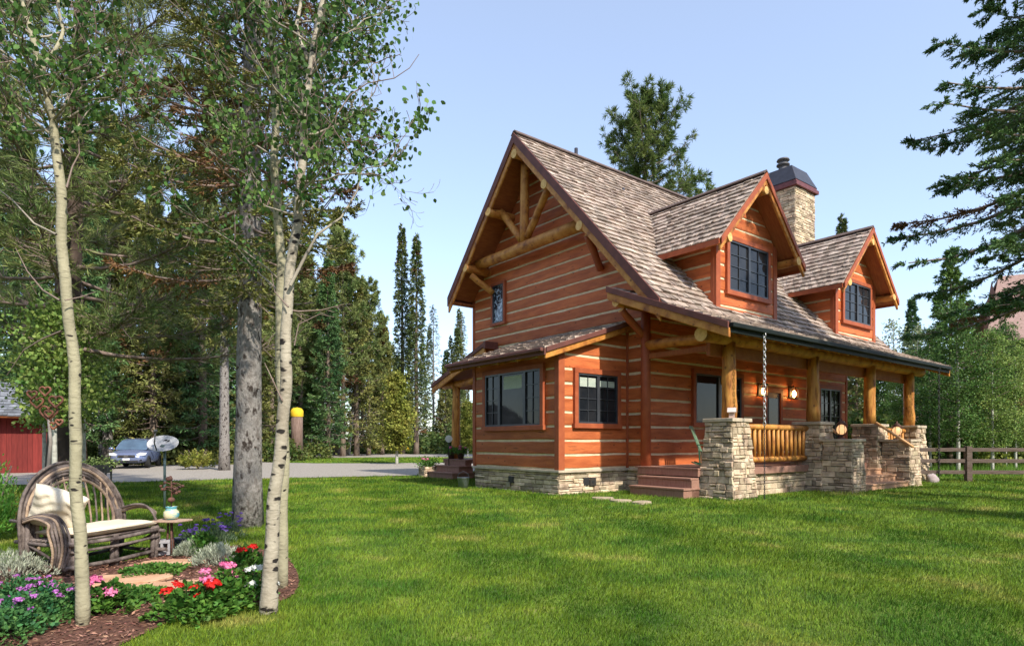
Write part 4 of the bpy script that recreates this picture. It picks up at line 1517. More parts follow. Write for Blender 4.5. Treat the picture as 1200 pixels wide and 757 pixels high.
for (x_, z_) in ((.2, 5.9), (3.2, 5.9), (.2, 2.0)):
    g = G()
    g.box(x_, x_ + 1.3, -.08, -.02, z_, z_ + 1.3)
    wv = g.build('window', M('pale_frame', (.6, .6, .58)), nb)
    g = G()
    g.box(x_ + .1, x_ + 1.2, -.10, -.085, z_ + .1, z_ + 1.2)
    g.build('pane', m_glass, wv)

# ------------------------------------------------------------------ rail fence
fe = empty('rail_fence', (13.5, 23.6, 0), math.radians(-3))
tag(fe, 'dark brown three rail timber fence running right from behind the porch', 'fence')
m_fence = M('dark_fence_wood', (.085, .055, .042), (.16, .12, .10), scale=6, rough=.8, bump=.3, stretch=(.5, 4, 4))
for i in range(8):
    x_ = 3.6 + (i - 2) * 2.6
    g = G()
    g.bar((x_, 0, -.1), (x_, .01, 1.33), .20, .20, up=(1, 0, 0))
    g.build('post', m_fence, fe, bevel=.015)
for z_ in (.36, .78, 1.20):
    g = G()
    g.bar((-1.8, .02, z_), (7.0, .0, z_), .10, .14)
    g.bar((7.0, .0, z_), (17, .02, z_ - .01), .10, .14)
    g.build('rail', m_fence, fe, bevel=.012)

# ------------------------------------------------------------------ things on and around the porch
def rain_chain(u, v, ztop, label, dark, group=None):
    g = G()
    z = ztop
    i = 0
    zmid = 2.0 if not dark else 0.3
    while z > zmid:
        a = np.linspace(0, 2 * math.pi, 11)
        w_ = .034
        P = np.stack([w_ * np.cos(a) if i % 2 else np.zeros(11), np.zeros(11) if i % 2 else w_ * np.cos(a), z - .05 + .062 * np.sin(a)], 1)
        g.tube(P, .012, 6, cap=False)
        z -= .094
        i += 1
    while z > .02:
        a = np.linspace(0, 2 * math.pi, 9)
        P = np.stack([.018 * np.cos(a) if i % 2 else np.zeros(9), np.zeros(9) if i % 2 else .018 * np.cos(a), z - .03 + .035 * np.sin(a)], 1)
        g.tube(P, .007, 5, 1, cap=False)
        z -= .055
        i += 1
    mts = [m_iron, m_iron] if dark else [M('bright_chain', (.62, .62, .60), (.4, .4, .4), rough=.35, metal=.6), m_iron]
    o = g.build('rain_chain', mts, loc=Wd(u, v, 0))
    o.rotation_euler = (0, 0, TH)
    return tag(o, label, 'rain chain', 'rain chains')


rain_chain(.22, -3.68, 4.27, 'silver linked rain chain hanging from the gutter beside the nearest stone pier', False)
rain_chain(12.3, -3.68, 4.27, 'thin dark rain chain hanging from the far right end of the porch gutter', True)


def porch_lantern(u, v, z, label):
    t = empty('post_lantern', Wd(u, v, z), TH)
    tag(t, label, 'lantern', 'lanterns on the stair piers')
    g = G()
    g.lathe((0, 0, 0), [(.01, 0), (.11, 0), (.11, .03), (.04, .06), (.04, .10), (.12, .12), (.13, .14)], 16)
    g.lathe((0, 0, .44), [(.13, 0), (.14, .02), (.06, .10), (.025, .12), (.02, .18), (0.005, .19)], 16)
    for i in range(6):
        a = i * math.pi / 3
        g.tube([(.125 * math.cos(a), .125 * math.sin(a), .13), (.165 * math.cos(a), .165 * math.sin(a), .29), (.125 * math.cos(a), .125 * math.sin(a), .45)], .009, 5)
    g.build('frame', m_rust, t)
    g = G()
    g.ball((0, 0, .29), (.135, .135, .155), 16, 10)
    g.build('shade', M('amber_glass', (.75, .50, .28), (.6, .36, .18), rough=.2, emit=(1, .55, .25), estr=.55, scale=7), t)


porch_lantern(4.85, -3.5, 1.58, 'amber glass lantern on the near left stair pier')
porch_lantern(8.95, -3.5, 1.58, 'amber glass lantern on the far right stair pier')

# rocking chair
t = empty('rocking_chair', Wd(1.25, -1.35, .785), TH + math.radians(-62))
tag(t, 'dark green wooden rocking chair on the porch behind the nearest pier', 'rocking chair')
for s_ in (-.27, .27):
    g = G()
    a = np.linspace(-1, 1, 9)
    g.tube(np.stack([a * .48, np.full(9, s_), .02 + .10 * a * a], 1), .022, 6)
    g.build('rocker', m_green, t)
    for (x0, z1, x1) in ((.25, .62, .25), (-.24, .45, -.26)):
        g = G()
        g.bar((x0, s_, .05), (x1, s_, z1), .045, .045, up=(1, 0, 0))
        g.build('leg', m_green, t)
    g = G()
    g.bar((-.33, s_, .62), (.32, s_, .64), .09, .03)
    g.build('armrest', m_green, t)
g = G()
for i in range(6):
    g.box(-.24 + i * .09, -.165 + i * .09, -.27, .27, .42, .44)
g.build('seat', m_green, t)
g = G()
for i in range(6):
    y_ = -.24 + i * .096
    g.bar((-.25, y_, .42), (-.52, y_, 1.16), .07, .02, up=(1, 0, .4))
g.bar((-.53, -.30, 1.14), (-.53, .30, 1.14), .03, .09)
g.bar((-.27, -.29, .45), (-.27, .29, .45), .03, .06)
g.build('backrest', M('pale_green_edge', (.20, .30, .20), (.10, .20, .12), rough=.5), t)

t = empty('birdhouse', Wd(-.02, -2.9, 2.12), TH + .5)
tag(t, 'tiny pale wooden birdhouse leaning on the nearest porch post', 'birdhouse')
g = G()
g.box(-.07, .07, -.07, .07, 0.0, .17)
g.build('body', M('pale_wood', (.55, .40, .33), (.45, .30, .25)), t)
g = G()
g.bar((-.12, 0, .15), (.01, 0, .27), .22, .02)
g.bar((.12, 0, .15), (-.01, 0, .27), .22, .02)
g.build('roof', M('pale_pink_board', (.66, .55, .52), (.55, .45, .42)), t)
g = G()
g.ball((0, -.071, .10), (.025, .008, .025), 10, 6)
g.build('entrance_hole', m_iron, t)

# hanging plant / wind chime by the door
t = empty('wind_chime', Wd(8.75, -.55, 3.62), TH)
tag(t, 'small pale wind chime hanging under the porch roof right of the door', 'wind chime')
g = G()
g.tube([(0, 0, .4), (0, 0, 0)], .006, 5)
for i, r_ in enumerate((.07, .10, .12)):
    g.lathe((0, 0, -.08 - i * .11), [(r_, 0), (r_ * .5, .07), (.01, .08)], 12)
g.build('chime_disc', M('pale_shell', (.6, .58, .5)), t)

# rear porch pots -----------------------------------------------------
def blooms(parent, c, r_, n_, col, seed, name='bloom', pet=.02):
    r = np.random.default_rng(seed)
    g = G()
    d = unit(r.normal(0, 1, (n_, 3)))
    d[:, 2] = np.abs(d[:, 2]) * .8 + .1
    C = V3(c) + d * r_ * V3((1, 1, .6)) * r.uniform(.5, 1, (n_, 1))
    t1 = unit(np.cross(d, r.normal(0, 1, (n_, 3))))
    g.leaves(C, t1 + d * .3, d, pet * 1.5, pet * 1.3, shape='hex')
    return g.build(name, col, parent)


def petal(name, c1, c2):
    return M(name, c1, c2, scale=3, rough=.6, island=.25, trans=.25)


m_red = petal('red_petals', (.62, .012, .008), (.50, .01, .008))
m_pink = petal('pink_petals', (.72, .13, .32), (.80, .30, .48))
m_white = petal('white_petals', (.80, .80, .76), (.70, .72, .66))
m_lilac = petal('lilac_petals', (.50, .16, .50), (.42, .14, .46))
m_purple = petal('purple_petals', (.10, .05, .30), (.16, .08, .40))
lf_ger = leafmat('geranium_leaf', (.045, .13, .018), (.12, .25, .04), scale=6, hue=.02)
lf_sil = leafmat('silver_leaf', (.30, .34, .24), (.52, .54, .42), scale=4)
lf_blue = leafmat('verbena_leaf', (.03, .13, .05), (.11, .24, .06), scale=5)


def plant(name, loc, r_, h, leaf, n_, ls, label, cat, bl=(), seed=0, grp=None, shape='hex', up=.5, stems=True, dome=True):
    r = np.random.default_rng(seed + 100)
    t = empty(name, loc, 0)
    tag(t, label, cat, grp)
    g = G()
    a = r.uniform(0, 2 * np.pi, n_)
    q = np.sqrt(r.random(n_))
    zz = (1 - q ** 2.2) * h * r.uniform(.35, 1, n_) + .02 + h * .12 * r.random(n_)
    bump_ = 1 + .22 * np.sin(a * 5 + seed) + .12 * np.sin(a * 9)
    C = np.stack([q * r_ * np.cos(a) * bump_, q * r_ * np.sin(a) * bump_, zz], 1)
    out = np.stack([np.cos(a) * q, np.sin(a) * q, np.full(n_, up)], 1) + r.normal(0, .45, (n_, 3))
    nn = np.stack([np.cos(a) * q * .6, np.sin(a) * q * .6, np.ones(n_)], 1) + r.normal(0, .5, (n_, 3))
    g.leaves(C, out, nn, ls * r.uniform(.6, 1.25, n_), ls * r.uniform(.5, 1.0, n_) * (1 if shape == 'hex' else .25), shape=shape)
    if stems:
        for i in range(12):
            b = r.uniform(0, 6.28)
            e = r.uniform(.3, .8) * r_
            g.tube([(0, 0, 0), (e * .5 * math.cos(b), e * .5 * math.sin(b), h * .4), (e * math.cos(b), e * math.sin(b), h * .75)], .006, 4)
    g.build('foliage', leaf, t)
    for i, (x_, y_, z_, rr_, n2, col) in enumerate(bl):
        blooms(t, (x_, y_, z_), rr_ * 1.3, int(n2 * 1.3), col, seed * 9 + i, pet=max(.011, rr_ * .42))
    return t


def rel(c, px_, py_):                      # offset of a bloom seen above plant base c, at the plant's own depth
    x_, y_, z_ = at(px_, py_, c[1])
    return (x_ - c[0], z_)


def bl_at(c, lst, seed=0):
    r = random.Random(seed)
    o = []
    for (px_, py_, rr_, n2, col) in lst:
        x_, z_ = rel(c, px_, py_)
        o.append((x_, r.uniform(-.12, .02), max(z_, .08), rr_, n2, col))
    return o


c = gp(234, 722)
plant('geranium', c, .33, .26, lf_ger, 1500, .05, 'red flowering geranium bush at the front of the mulch bed', 'geranium',
      bl_at(c, [(204, 690, .045, 50, m_red), (207, 683, .03, 30, m_red), (211, 686, .035, 40, m_red), (233, 686, .035, 40, m_red), (252, 683, .055, 60, m_red), (232, 697, .04, 50, m_red),
                (247, 689, .03, 30, m_red), (243, 679, .045, 50, m_pink)], 1), 1)
c = gp(278, 708)
plant('geranium', c, .30, .28, lf_ger, 1300, .05, 'geranium bush with pink and white blooms beside the spotted aspen trunk', 'geranium',
      bl_at(c, [(268, 664, .05, 50, m_pink), (277, 673, .05, 55, m_pink), (269, 658, .03, 30, m_pink), (247, 667, .04, 40, m_pink), (293, 668, .04, 50, m_white), (303, 665, .04, 45, m_white),
                (297, 684, .045, 50, m_white), (327, 682, .03, 30, m_white)], 2), 2)
c = gp(288, 676)
plant('geranium', c, .22, .30, lf_ger, 800, .05, 'small red geranium behind the pink and white ones', 'geranium',
      bl_at(c, [(287, 643, .045, 50, m_red), (298, 640, .04, 45, m_red), (283, 645, .03, 30, m_red)], 3), 3)
c = gp(127, 716)
plant('geranium', c, .26, .22, lf_ger, 900, .05, 'bright pink geranium right of the leaning aspen trunk', 'geranium',
      bl_at(c, [(118, 678, .055, 60, m_pink), (109, 686, .035, 40, m_pink), (116, 699, .055, 60, m_pink), (110, 706, .05, 50, m_pink), (140, 691, .045, 50, m_pink), (132, 688, .03, 30, m_pink)], 4), 4)
rnd = random.Random(3)
for i, (px_, py_, r_, h_, lab) in enumerate(((62, 722, .30, .24, 'lilac flowering verbena nearest the leaning aspen trunk'), (22, 735, .32, .24, 'lilac flowering verbena in the bottom left corner of the bed'),
                                             (30, 706, .28, .22, 'lilac flowering verbena in front of the left legs of the loveseat'), (-6, 752, .3, .26, 'leafy verbena with few blooms cut by the bottom left corner of the view'))):
    c = gp(px_, py_)
    bl = [(rnd.uniform(-.28, .28) * r_ / .3, rnd.uniform(-.2, .1), h_ * rnd.uniform(.75, 1.15), .022, 22, m_lilac) for _ in range(11 if i < 3 else 3)]
    plant('verbena', c, r_, h_, lf_blue, 1500, .036, lab, 'verbena', bl, 20 + i)
for i, (px_, py_, r_, h_, lab) in enumerate(((258, 662, .30, .22, 'silvery feathery mound behind the geraniums'), (222, 652, .17, .15, 'small silvery plant right of the side table'),
                                             (12, 680, .36, .28, 'silvery mound left of the bentwood loveseat'))):
    plant('silver_mound', gp(px_, py_), r_, h_, lf_sil, 1700, .06, lab, 'silver plant', (), 30 + i, shape='diamond', up=1.3)
plant('leafy_perennial', gp(238, 650), .22, .26, lf_ger, 900, .055, 'bright green leafy plant between the silvery mounds', 'plant', (), 41)
plant('leafy_perennial', gp(180, 672), .32, .08, lf_ger, 900, .04, 'low green ground plant between the sandstone slabs', 'plant', (), 42)
plant('leafy_perennial', gp(160, 702), .28, .08, lf_ger, 800, .04, 'low green plant creeping at the edge of the mulch right of the pink geranium', 'plant', (), 43)
for i, (px_, lab) in enumerate(((226, 'left clump of purple sage behind the silvery plants'), (252, 'middle clump of purple sage in front of the big spruce trunk'), (268, 'right clump of purple sage at the foot of the big spruce trunk'))):
    c = gp(px_, 645 - i * 6)
    bl = []
    for k in range(9):
        bx_, by_ = rnd.uniform(-.2, .2), rnd.uniform(-.15, .15)
        bl += [(bx_, by_, rnd.uniform(.22, .42), .02, 26, m_purple), (bx_ + .01, by_, rnd.uniform(.2, .34), .025, 26, m_purple)]
    plant('purple_sage', c, .22, .28, leafmat('sage_leaf', (.07, .13, .06), (.16, .22, .12), scale=4), 700, .06, lab, 'sage', bl, 50 + i, shape='diamond', up=1.6)

# rear porch things
c = Wd(-1.15, 10.9, 0)
t = empty('stone_planter', c, TH)
tag(t, 'grey stone planter box with pink flowers left of the rear steps', 'planter')
p = stone_block('box', -.3, .3, -.25, .25, 0, .45, .02, 90, parent=t)
g = G()
r = np.random.default_rng(6)
cc = r.normal(0, 1, (700, 3)) * V3((.22, .18, .10)) + V3((0, 0, .58))
g.leaves(cc, r.normal(0, 1, (700, 3)), r.normal(0, 1, (700, 3)), .07, .05, shape='hex')
g.build('foliage', lf_ger, t)
for k in range(5):
    blooms(t, (rnd.uniform(-.25, .25), rnd.uniform(-.2, .2), rnd.uniform(.62, .78)), .07, 50, m_pink, 200 + k, pet=.03)
for i, (u, v, lab) in enumerate(((-.42, 10.2, 'pot of pink geraniums on the rear steps, left of the post foot'), (-.42, 9.45, 'pot of pink geraniums on the rear steps, nearest the house wall'))):
    t = empty('flower_pot', Wd(u, v, .775), TH)
    tag(t, lab, 'flower pot')
    g = G()
    g.lathe((0, 0, 0), [(.01, 0), (.11, 0), (.15, .22), (.17, .22), (.17, .26), (.14, .26), (.13, .2)], 16)
    g.build('pot', M('dark_pot', (.08, .05, .05), (.12, .07, .06)), t)
    g = G()
    cc = r.normal(0, 1, (500, 3)) * V3((.14, .14, .08)) + V3((0, 0, .36))
    g.leaves(cc, r.normal(0, 1, (500, 3)), r.normal(0, 1, (500, 3)), .06, .05, shape='hex')
    g.build('foliage', lf_ger, t)
    for k in range(4):
        blooms(t, (rnd.uniform(-.16, .16), rnd.uniform(-.16, .16), rnd.uniform(.40, .52)), .065, 45, m_pink, 210 + k + i * 9, pet=.028)
g = G()
g.lathe((0, 0, 0), [(.01, 0), (.15, 0), (.19, .34), (.205, .35), (.19, .36), (.17, .30), (.14, .03)], 20)
g.tube([(.2, 0, .33), (.14, 0, .48), (0, 0, .55), (-.14, 0, .48), (-.2, 0, .33)], .007, 5)
o = g.build('metal_bucket', M('zinc', (.22, .25, .27), (.30, .33, .35), rough=.4, metal=.4), loc=gp(543, 572))
tag(o, 'zinc bucket standing on the lawn beside the rear steps', 'bucket')
g = G()
g.tube([(0, 0, 0), (0, .01, 1.2), (0, 0, 1.55)], .02, 6)
g.lathe((0, 0, 0), [], 3) if False else None
a = np.linspace(0, 2 * math.pi, 20, endpoint=False)
g.tube([(0, -.03, 1.62), (0, -.045, 1.62)], .15, 20, 1)
o = g.build('garden_disc', [m_iron, m_white], loc=gx(526, 26.0))
tag(o, 'round white disc on a thin stake beside the rear porch', 'garden ornament')

# boulder at the fence
g = G()
r = np.random.default_rng(2)
g.ball((0, 0, .12), (.22, .16, .2), 10, 7)
vv = g.b[-1][0]
vv += r.normal(0, .02, vv.shape)
o = g.build('boulder', M('pink_rock', (.32, .25, .24), (.45, .38, .38), scale=6, bump=.4), loc=(gx(1088, 23)[0], 22.8, 0))
tag(o, 'small pinkish boulder at the foot of the rail fence', 'rock')

# rusty hearts ornament on a stake
t = empty('heart_ornament', (gx(57, 9.6)[0], 9.6, 0), .1)
tag(t, 'rusty metal hearts and butterfly ornament on a pale stake left of the leaning aspen', 'garden ornament')
g = G()
g.tube([(0.02, 0, 0), (-.02, 0, .9), (.03, .0, 1.5), (0, 0, 1.85)], [.035, .03, .025, .02], 7)
g.build('stake', M('pale_stake', (.34, .30, .26), (.24, .2, .17)), t)
for i, (x_, z_, s_) in enumerate(((0, 1.95, .13), (-.15, 2.10, .09), (.14, 2.12, .10), (-.05, 2.28, .08), (.02, 1.93, .06), (-.2, 2.22, .07), (.07, 1.75, .06), (.17, 1.80, .05))):
    a = np.linspace(0, 2 * math.pi, 22)
    hx = 16 * np.sin(a) ** 3 / 16
    hz = (13 * np.cos(a) - 5 * np.cos(2 * a) - 2 * np.cos(3 * a) - np.cos(4 * a)) / 16
    g = G()
    g.tube(np.stack([x_ + hx * s_, np.full(22, -.03 * (i % 3)), z_ + hz * s_], 1), .016, 6, cap=False)
    g.build('heart', M('copper_rust', (.30, .12, .07), (.16, .07, .05), scale=8, rough=.7), t)
# ------------------------------------------------------------------ trees
m_barkg = M('grey_bark', (.15, .13, .115), (.27, .25, .23), scale=8, rough=.95, bump=1, bscale=22, stretch=(1, 1, .6), c3=(.04, .03, .025), lo=.36, hi=.52)
m_bark = M('brown_bark', (.13, .095, .07), (.22, .17, .13), scale=5, rough=.95, bump=.8, bscale=14, stretch=(1, 1, .35))
m_barkd = M('dark_bark', (.05, .035, .028), (.10, .07, .055), scale=5, rough=.95, bump=.8, bscale=14, stretch=(1, 1, .35))
m_twig = M('bare_twigs', (.17, .12, .10), (.26, .20, .17), rough=.9)
m_needle = leafmat('spruce_needles', (.05, .12, .042), (.13, .22, .07), island=.5, trans=.15, scale=.5)
m_needle2 = leafmat('olive_needles', (.11, .135, .035), (.24, .235, .065), island=.5, trans=.15, scale=.6)
m_pine = leafmat('pine_needles', (.09, .145, .04), (.25, .28, .09), island=.55, trans=.2, scale=.6)
m_dead = leafmat('rusty_needles', (.11, .055, .025), (.19, .10, .04), island=.4, trans=.15)
m_aleaf = leafmat('aspen_leaf', (.045, .11, .022), (.14, .24, .06), island=.6, hue=.02, trans=.4, scale=1.5)
m_pale = leafmat('pale_aspen_leaf', (.10, .19, .04), (.28, .36, .09), island=.55, hue=.02, trans=.4, scale=1)
m_yelleaf = leafmat('yellow_green_leaf', (.16, .20, .03), (.34, .33, .07), island=.5, trans=.4, scale=1)
m_asp = aspen_bark()
m_asp2 = aspen_bark('smooth_aspen_bark', (.36, .33, .22), (.24, .22, .145), thr=.13, sc=9.0)
m_aspfar = M('pale_aspen_bark', (.50, .50, .44), (.34, .33, .29), scale=4, rough=.9, stretch=(1, 1, 3))


def trunk_mesh(seed, h, r0, mat, lean=(0, 0), knots=0, n=12, flare=1.18):
    r = np.random.default_rng(seed)
    k = 14
    t = np.linspace(0, 1, k) ** 1.2
    P = np.stack([lean[0] * t + np.cumsum(r.normal(0, h * .0012, k)) * t, lean[1] * t + np.cumsum(r.normal(0, h * .0012, k)) * t, h * t], 1)
    P[0, 2] = -.15
    R = r0 * (1 - t) ** .8 + .012
    R[0] *= flare
    R[1] *= 1.04
    g = G()
    g.tube(P, R, n, 0, jit=.05, rng=r)
    for i in range(knots):                       # stubs of broken lower branches
        z = r.uniform(.4, h * .45)
        a = r.uniform(0, 6.28)
        rr = r0 * (1 - z / h) ** .8
        d = V3((math.cos(a), math.sin(a), r.uniform(-.4, .1)))
        b = V3((np.interp(z, P[:, 2], P[:, 0]), np.interp(z, P[:, 2], P[:, 1]), z))
        L = rr + r.uniform(.01, .05)
        g.tube([b + d * rr * .6, b + d * L], [.018, .010], 5, 1)
    return g.build('trunk', [mat, m_barkd], data_only=True), P


def conifer_meshes(seed, h, r0, R, z0, nb, ls, lw, npb, droop=.25, up=.25, twig=.35, dead=0.0, bare=0.0, barkm=None, needle=None, shape=.85, lean=(0, 0), knots=0, wood=True):
    r = np.random.default_rng(seed)
    tm, P = trunk_mesh(seed, h, r0, barkm or m_bark, lean, knots)
    g = G()
    for i in range(nb):
        t = (i + r.random()) / nb
        z = z0 + (h * .985 - z0) * t ** .92
        q = (z - z0) / (h - z0)
        L = max(.12, R * (1 - q) ** shape * r.uniform(.55, 1.12) * (0.75 + .25 * min(1, q * 6)))
        a = i * 2.39996 + r.normal(0, .35)
        H_ = V3((math.cos(a), math.sin(a), 0))
        S_ = V3((-math.sin(a), math.cos(a), 0))
        dr = droop * (1 - q) * r.uniform(.7, 1.3) - .35 * q
        sag = r.normal(0, .10)
        b0 = V3((np.interp(z, P[:, 2], P[:, 0]), np.interp(z, P[:, 2], P[:, 1]), z))

        def pos(s):
            s = np.asarray(s)[..., None]
            return b0 + H_ * L * s + V3((0, 0, 1)) * L * (-dr * s * 1.6 + (up + dr * .6) * s * s) + S_ * L * sag * s * s
        br = max(.006, .012 * L) if wood else .02
        if wood:
            g.tube(pos(np.linspace(0, .96, 5)), np.linspace(br * 1.5, br * .3, 5), 4, 1, cap=False)
        isdead = r.random() < dead * (1 - q) ** .5
        nt = max(3, int(L / twig * 6))
        s = r.uniform(.12, 1, nt) ** .8
        sd_ = r.choice([-1, 1], nt)
        tl = (twig * (1.15 - s) * 1.6 + .12) * r.uniform(.6, 1.2, nt) * min(1, L / 1.0 + .3)
        T = H_ * (r.uniform(.3, .9, nt))[:, None] + S_ * sd_[:, None] * r.uniform(.5, 1, nt)[:, None] + V3((0, 0, 1)) * (r.normal(-.18, .22, nt))[:, None]
        T = unit(T)
        B = pos(s)
        if wood:
            wv = unit(np.cross(T, V3((0, 0, 1))))
            g.leaves(B, T, r.normal(0, 1, (nt, 3)), tl, .010 + .004 * L, 1)
        m = max(2, int(npb / nt)) if npb > nt else 1
        if bare and r.random() < bare * (1 - q):
            continue
        sel = np.repeat(np.arange(nt), m)
        uu = r.uniform(.05, 1, len(sel))
        C = B[sel] + T[sel] * (tl[sel] * uu)[:, None]
        C += r.normal(0, ls * .12, C.shape)
        D = T[sel] + r.normal(0, .55, C.shape)
        g.leaves(C, D, V3((0, 0, 1)) + r.normal(0, .8, C.shape), ls * r.uniform(.6, 1.2, len(sel)), lw * r.uniform(.7, 1.3, len(sel)), 2 if isdead else 0)
    # leader
    n = 12
    g.leaves(np.tile(P[-1] - V3((0, 0, ls)), (n, 1)) + r.normal(0, ls * .2, (n, 3)), r.normal(0, .4, (n, 3)) + V3((0, 0, 1.2)), r.normal(0, 1, (n, 3)), ls * 1.3, lw)
    return tm, g.build('crown', [needle or m_needle, m_twig, m_dead], data_only=True)


def pine_meshes(seed, h, r0, R, z0, nb, tufts, nl, nw, nn=16, up=.5, lean=(0, 0), barkm=None, shape=.6, needle=None):
    """long-needled pine: ascending limbs ending in brush-like tufts"""
    r = np.random.default_rng(seed)
    tm, P = trunk_mesh(seed, h, r0, barkm or m_barkd, lean)
    g = G()
    C, D = [], []
    for i in range(nb):
        q = (i + r.random()) / nb
        z = z0 + (h - z0) * q
        L = max(.4, R * (1 - q) ** shape * r.uniform(.6, 1.15))
        a = i * 2.39996 + r.normal(0, .4)
        H_ = V3((math.cos(a), math.sin(a), 0))
        S_ = V3((-math.sin(a), math.cos(a), 0))
        b0 = V3((np.interp(z, P[:, 2], P[:, 0]), np.interp(z, P[:, 2], P[:, 1]), z))
        u_ = up * r.uniform(.4, 1.3) * (q * 1.2 + .25)
        dr = .25 * (1 - q)
        pos = lambda s: b0 + H_ * L * s + V3((0, 0, 1)) * L * (-dr * s + (u_ + dr) * s * s)
        pts = np.array([pos(s) for s in np.linspace(0, 1, 6)])
        g.tube(pts, np.linspace(.018 + .009 * L, .008, 6), 5, 1, cap=False)
        for k in range(tufts):
            s = r.uniform(.3, 1.0)
            c = pos(s)
            off = unit(H_ * r.uniform(.2, 1) + S_ * r.normal(0, .9) + V3((0, 0, r.normal(.3, .45)))) * r.uniform(.2, .75) * (L * .28 + .2)
            e = c + off
            g.tube([c, c + off * .5 + V3((0, 0, -.03)), e], [.012, .009, .006], 3, 1, cap=False)
            C.append(e)
            D.append(unit(off + V3((0, 0, .12))))
    C, D = np.array(C), np.array(D)
    k = len(C)
    c = np.repeat(C, nn, 0) - np.repeat(D, nn, 0) * r.uniform(0, .2, (k * nn, 1))
    d = np.repeat(D, nn, 0) * .9 + r.normal(0, .62, (k * nn, 3))
    g.leaves(c, d, r.normal(0, 1, (k * nn, 3)), nl * r.uniform(.7, 1.15, k * nn), nw)
    return tm, g.build('crown', [needle or m_pine, m_twig], data_only=True)


def broad_meshes(seed, h, r0, R, z0, limbs, per, ls, leaf=None, barkm=None, lean=(0, 0), clump=.45, top=.4, lw=.9, nst=1):
    r = np.random.default_rng(seed)
    g0 = G()
    tm, P = trunk_mesh(seed, h, r0, barkm or m_aspfar, lean, flare=1.15)
    g = G()
    C = []
    for i in range(limbs):
        q = (i + r.random()) / limbs
        z = z0 + (h - z0) * q
        prof = (1 - q) ** top * (.45 + .55 * min(1, q * 3))
        L = R * prof * r.uniform(.4, 1.1) + .15
        a = i * 2.39996 + r.normal(0, .4)
        H_ = V3((math.cos(a), math.sin(a), 0))
        b0 = V3((np.interp(z, P[:, 2], P[:, 0]), np.interp(z, P[:, 2], P[:, 1]), z))
        e = b0 + H_ * L + V3((0, 0, r.uniform(.05, .6) * L))
        g.tube([b0, (b0 + e) / 2 + V3((0, 0, -.05 * L)), e], [.010 + .010 * L, .012, .006], 4, 1, cap=False)
        m = max(8, int(per * (.4 + L / R)))
        s = r.uniform(.25, 1.05, m)[:, None]
        cl = clump * (.5 + .5 * L / R)
        C.append(b0 + (e - b0) * s + r.normal(0, 1, (m, 3)) * cl * V3((.55, .55, .42)))
    C = np.concatenate(C)
    n = len(C)
    g.leaves(C, r.normal(0, 1, (n, 3)) + V3((0, 0, -.5)), r.normal(0, 1, (n, 3)), ls * r.uniform(.6, 1.2, n), ls * lw, shape='hex')
    return tm, g.build('crown', [leaf or m_aleaf, m_twig], data_only=True)


def tree(name, meshes, loc, label, cat='tree', grp=None, rz=0.0, sc=1.0):
    t = empty(name, loc, rz)
    t.scale = (sc, sc, sc) if np.isscalar(sc) else sc
    tag(t, label, cat, grp)
    for nm, me in zip(('trunk', 'crown'), meshes):
        o = bpy.data.objects.new(nm, me)
        COL.objects.link(o)
        o.parent = t
    return t


FT = 'trees at the edge of the wood'
# near big spruce in the lawn (left centre)
S1 = gp(290, 617)
tree('spruce_tree', conifer_meshes(11, 17.5, .225, 2.7, 4.0, 190, .10, .026, 760, droop=.35, up=.3, twig=.42, dead=.24, bare=.08, barkm=m_barkg, needle=m_needle2, lean=(.15, 0), knots=90),
     S1, 'big grey barked spruce with stubs on its trunk, in the lawn left of the aspens')
# spruce whose boughs reach in at the top right
tree('spruce_tree', conifer_meshes(12, 19, .30, 4.3, 5.3, 160, .11, .030, 2100, droop=.58, up=.14, twig=.5, dead=.02, barkm=m_barkg, needle=m_needle, shape=.55),
     (13.7, 15.2, 0), 'large dark spruce at the right edge whose drooping boughs hang into the sky')
# big long needled pine upper left
tree('pine_tree', pine_meshes(13, 17, .32, 4.6, 3.6, 90, 62, .24, .016, 26, up=.5, lean=(.3, .3), shape=.5), (gx(72, 14.5)[0], 14.5, 0),
     'large long-needled pine with a dark trunk behind the leaning aspen')
# pine behind the house
tree('pine_tree', pine_meshes(14, 28.6, .40, 5.6, 14, 84, 25, .50, .06, 24, up=.85, shape=.38, needle=leafmat('dark_pine', (.06, .11, .025), (.17, .21, .055), scale=.4)),
     (gx(757, 50)[0], 50, 0), 'tall round-topped pine rising behind the ridge of the log house')
# shade tree behind the camera's right shoulder (its shadow lies on the lawn)
protoA = conifer_meshes(21, 16, .22, 2.9, .9, 130, .30, .085, 190, droop=.30, twig=.55, dead=.05, needle=m_needle2)
protoB = conifer_meshes(22, 22, .26, 3.0, 1.5, 160, .34, .10, 170, droop=.30, twig=.55, dead=.04, needle=m_needle)
protoC = conifer_meshes(23, 28, .30, 2.0, 3.0, 210, .36, .11, 80, droop=.42, up=.15, twig=.5, dead=.02, needle=leafmat('fir_needles', (.06, .11, .035), (.17, .19, .06), island=.5, trans=.15), shape=.75)
protoD = conifer_meshes(24, 24, .28, 2.8, 7.0, 130, .34, .10, 190, droop=.35, twig=.55, dead=.10, bare=.15, needle=m_needle2, barkm=m_barkg)
protoP = pine_meshes(27, 24, .30, 3.6, 8, 70, 22, .48, .075, 16, up=.7, shape=.42, barkm=m_bark)
protoF = conifer_meshes(26, 11.8, .14, 1.9, .6, 110, .20, .06, 300, droop=.1, up=.35, twig=.5, needle=leafmat('young_needles', (.08, .17, .04), (.20, .30, .08)))
protoE = conifer_meshes(25, 23, .22, 2.6, 6, 90, .30, .07, 46, droop=.1, up=.3, twig=.7, dead=.05, bare=.3, needle=leafmat('thin_needles', (.07, .09, .05), (.16, .17, .09), island=.4), barkm=m_barkg)
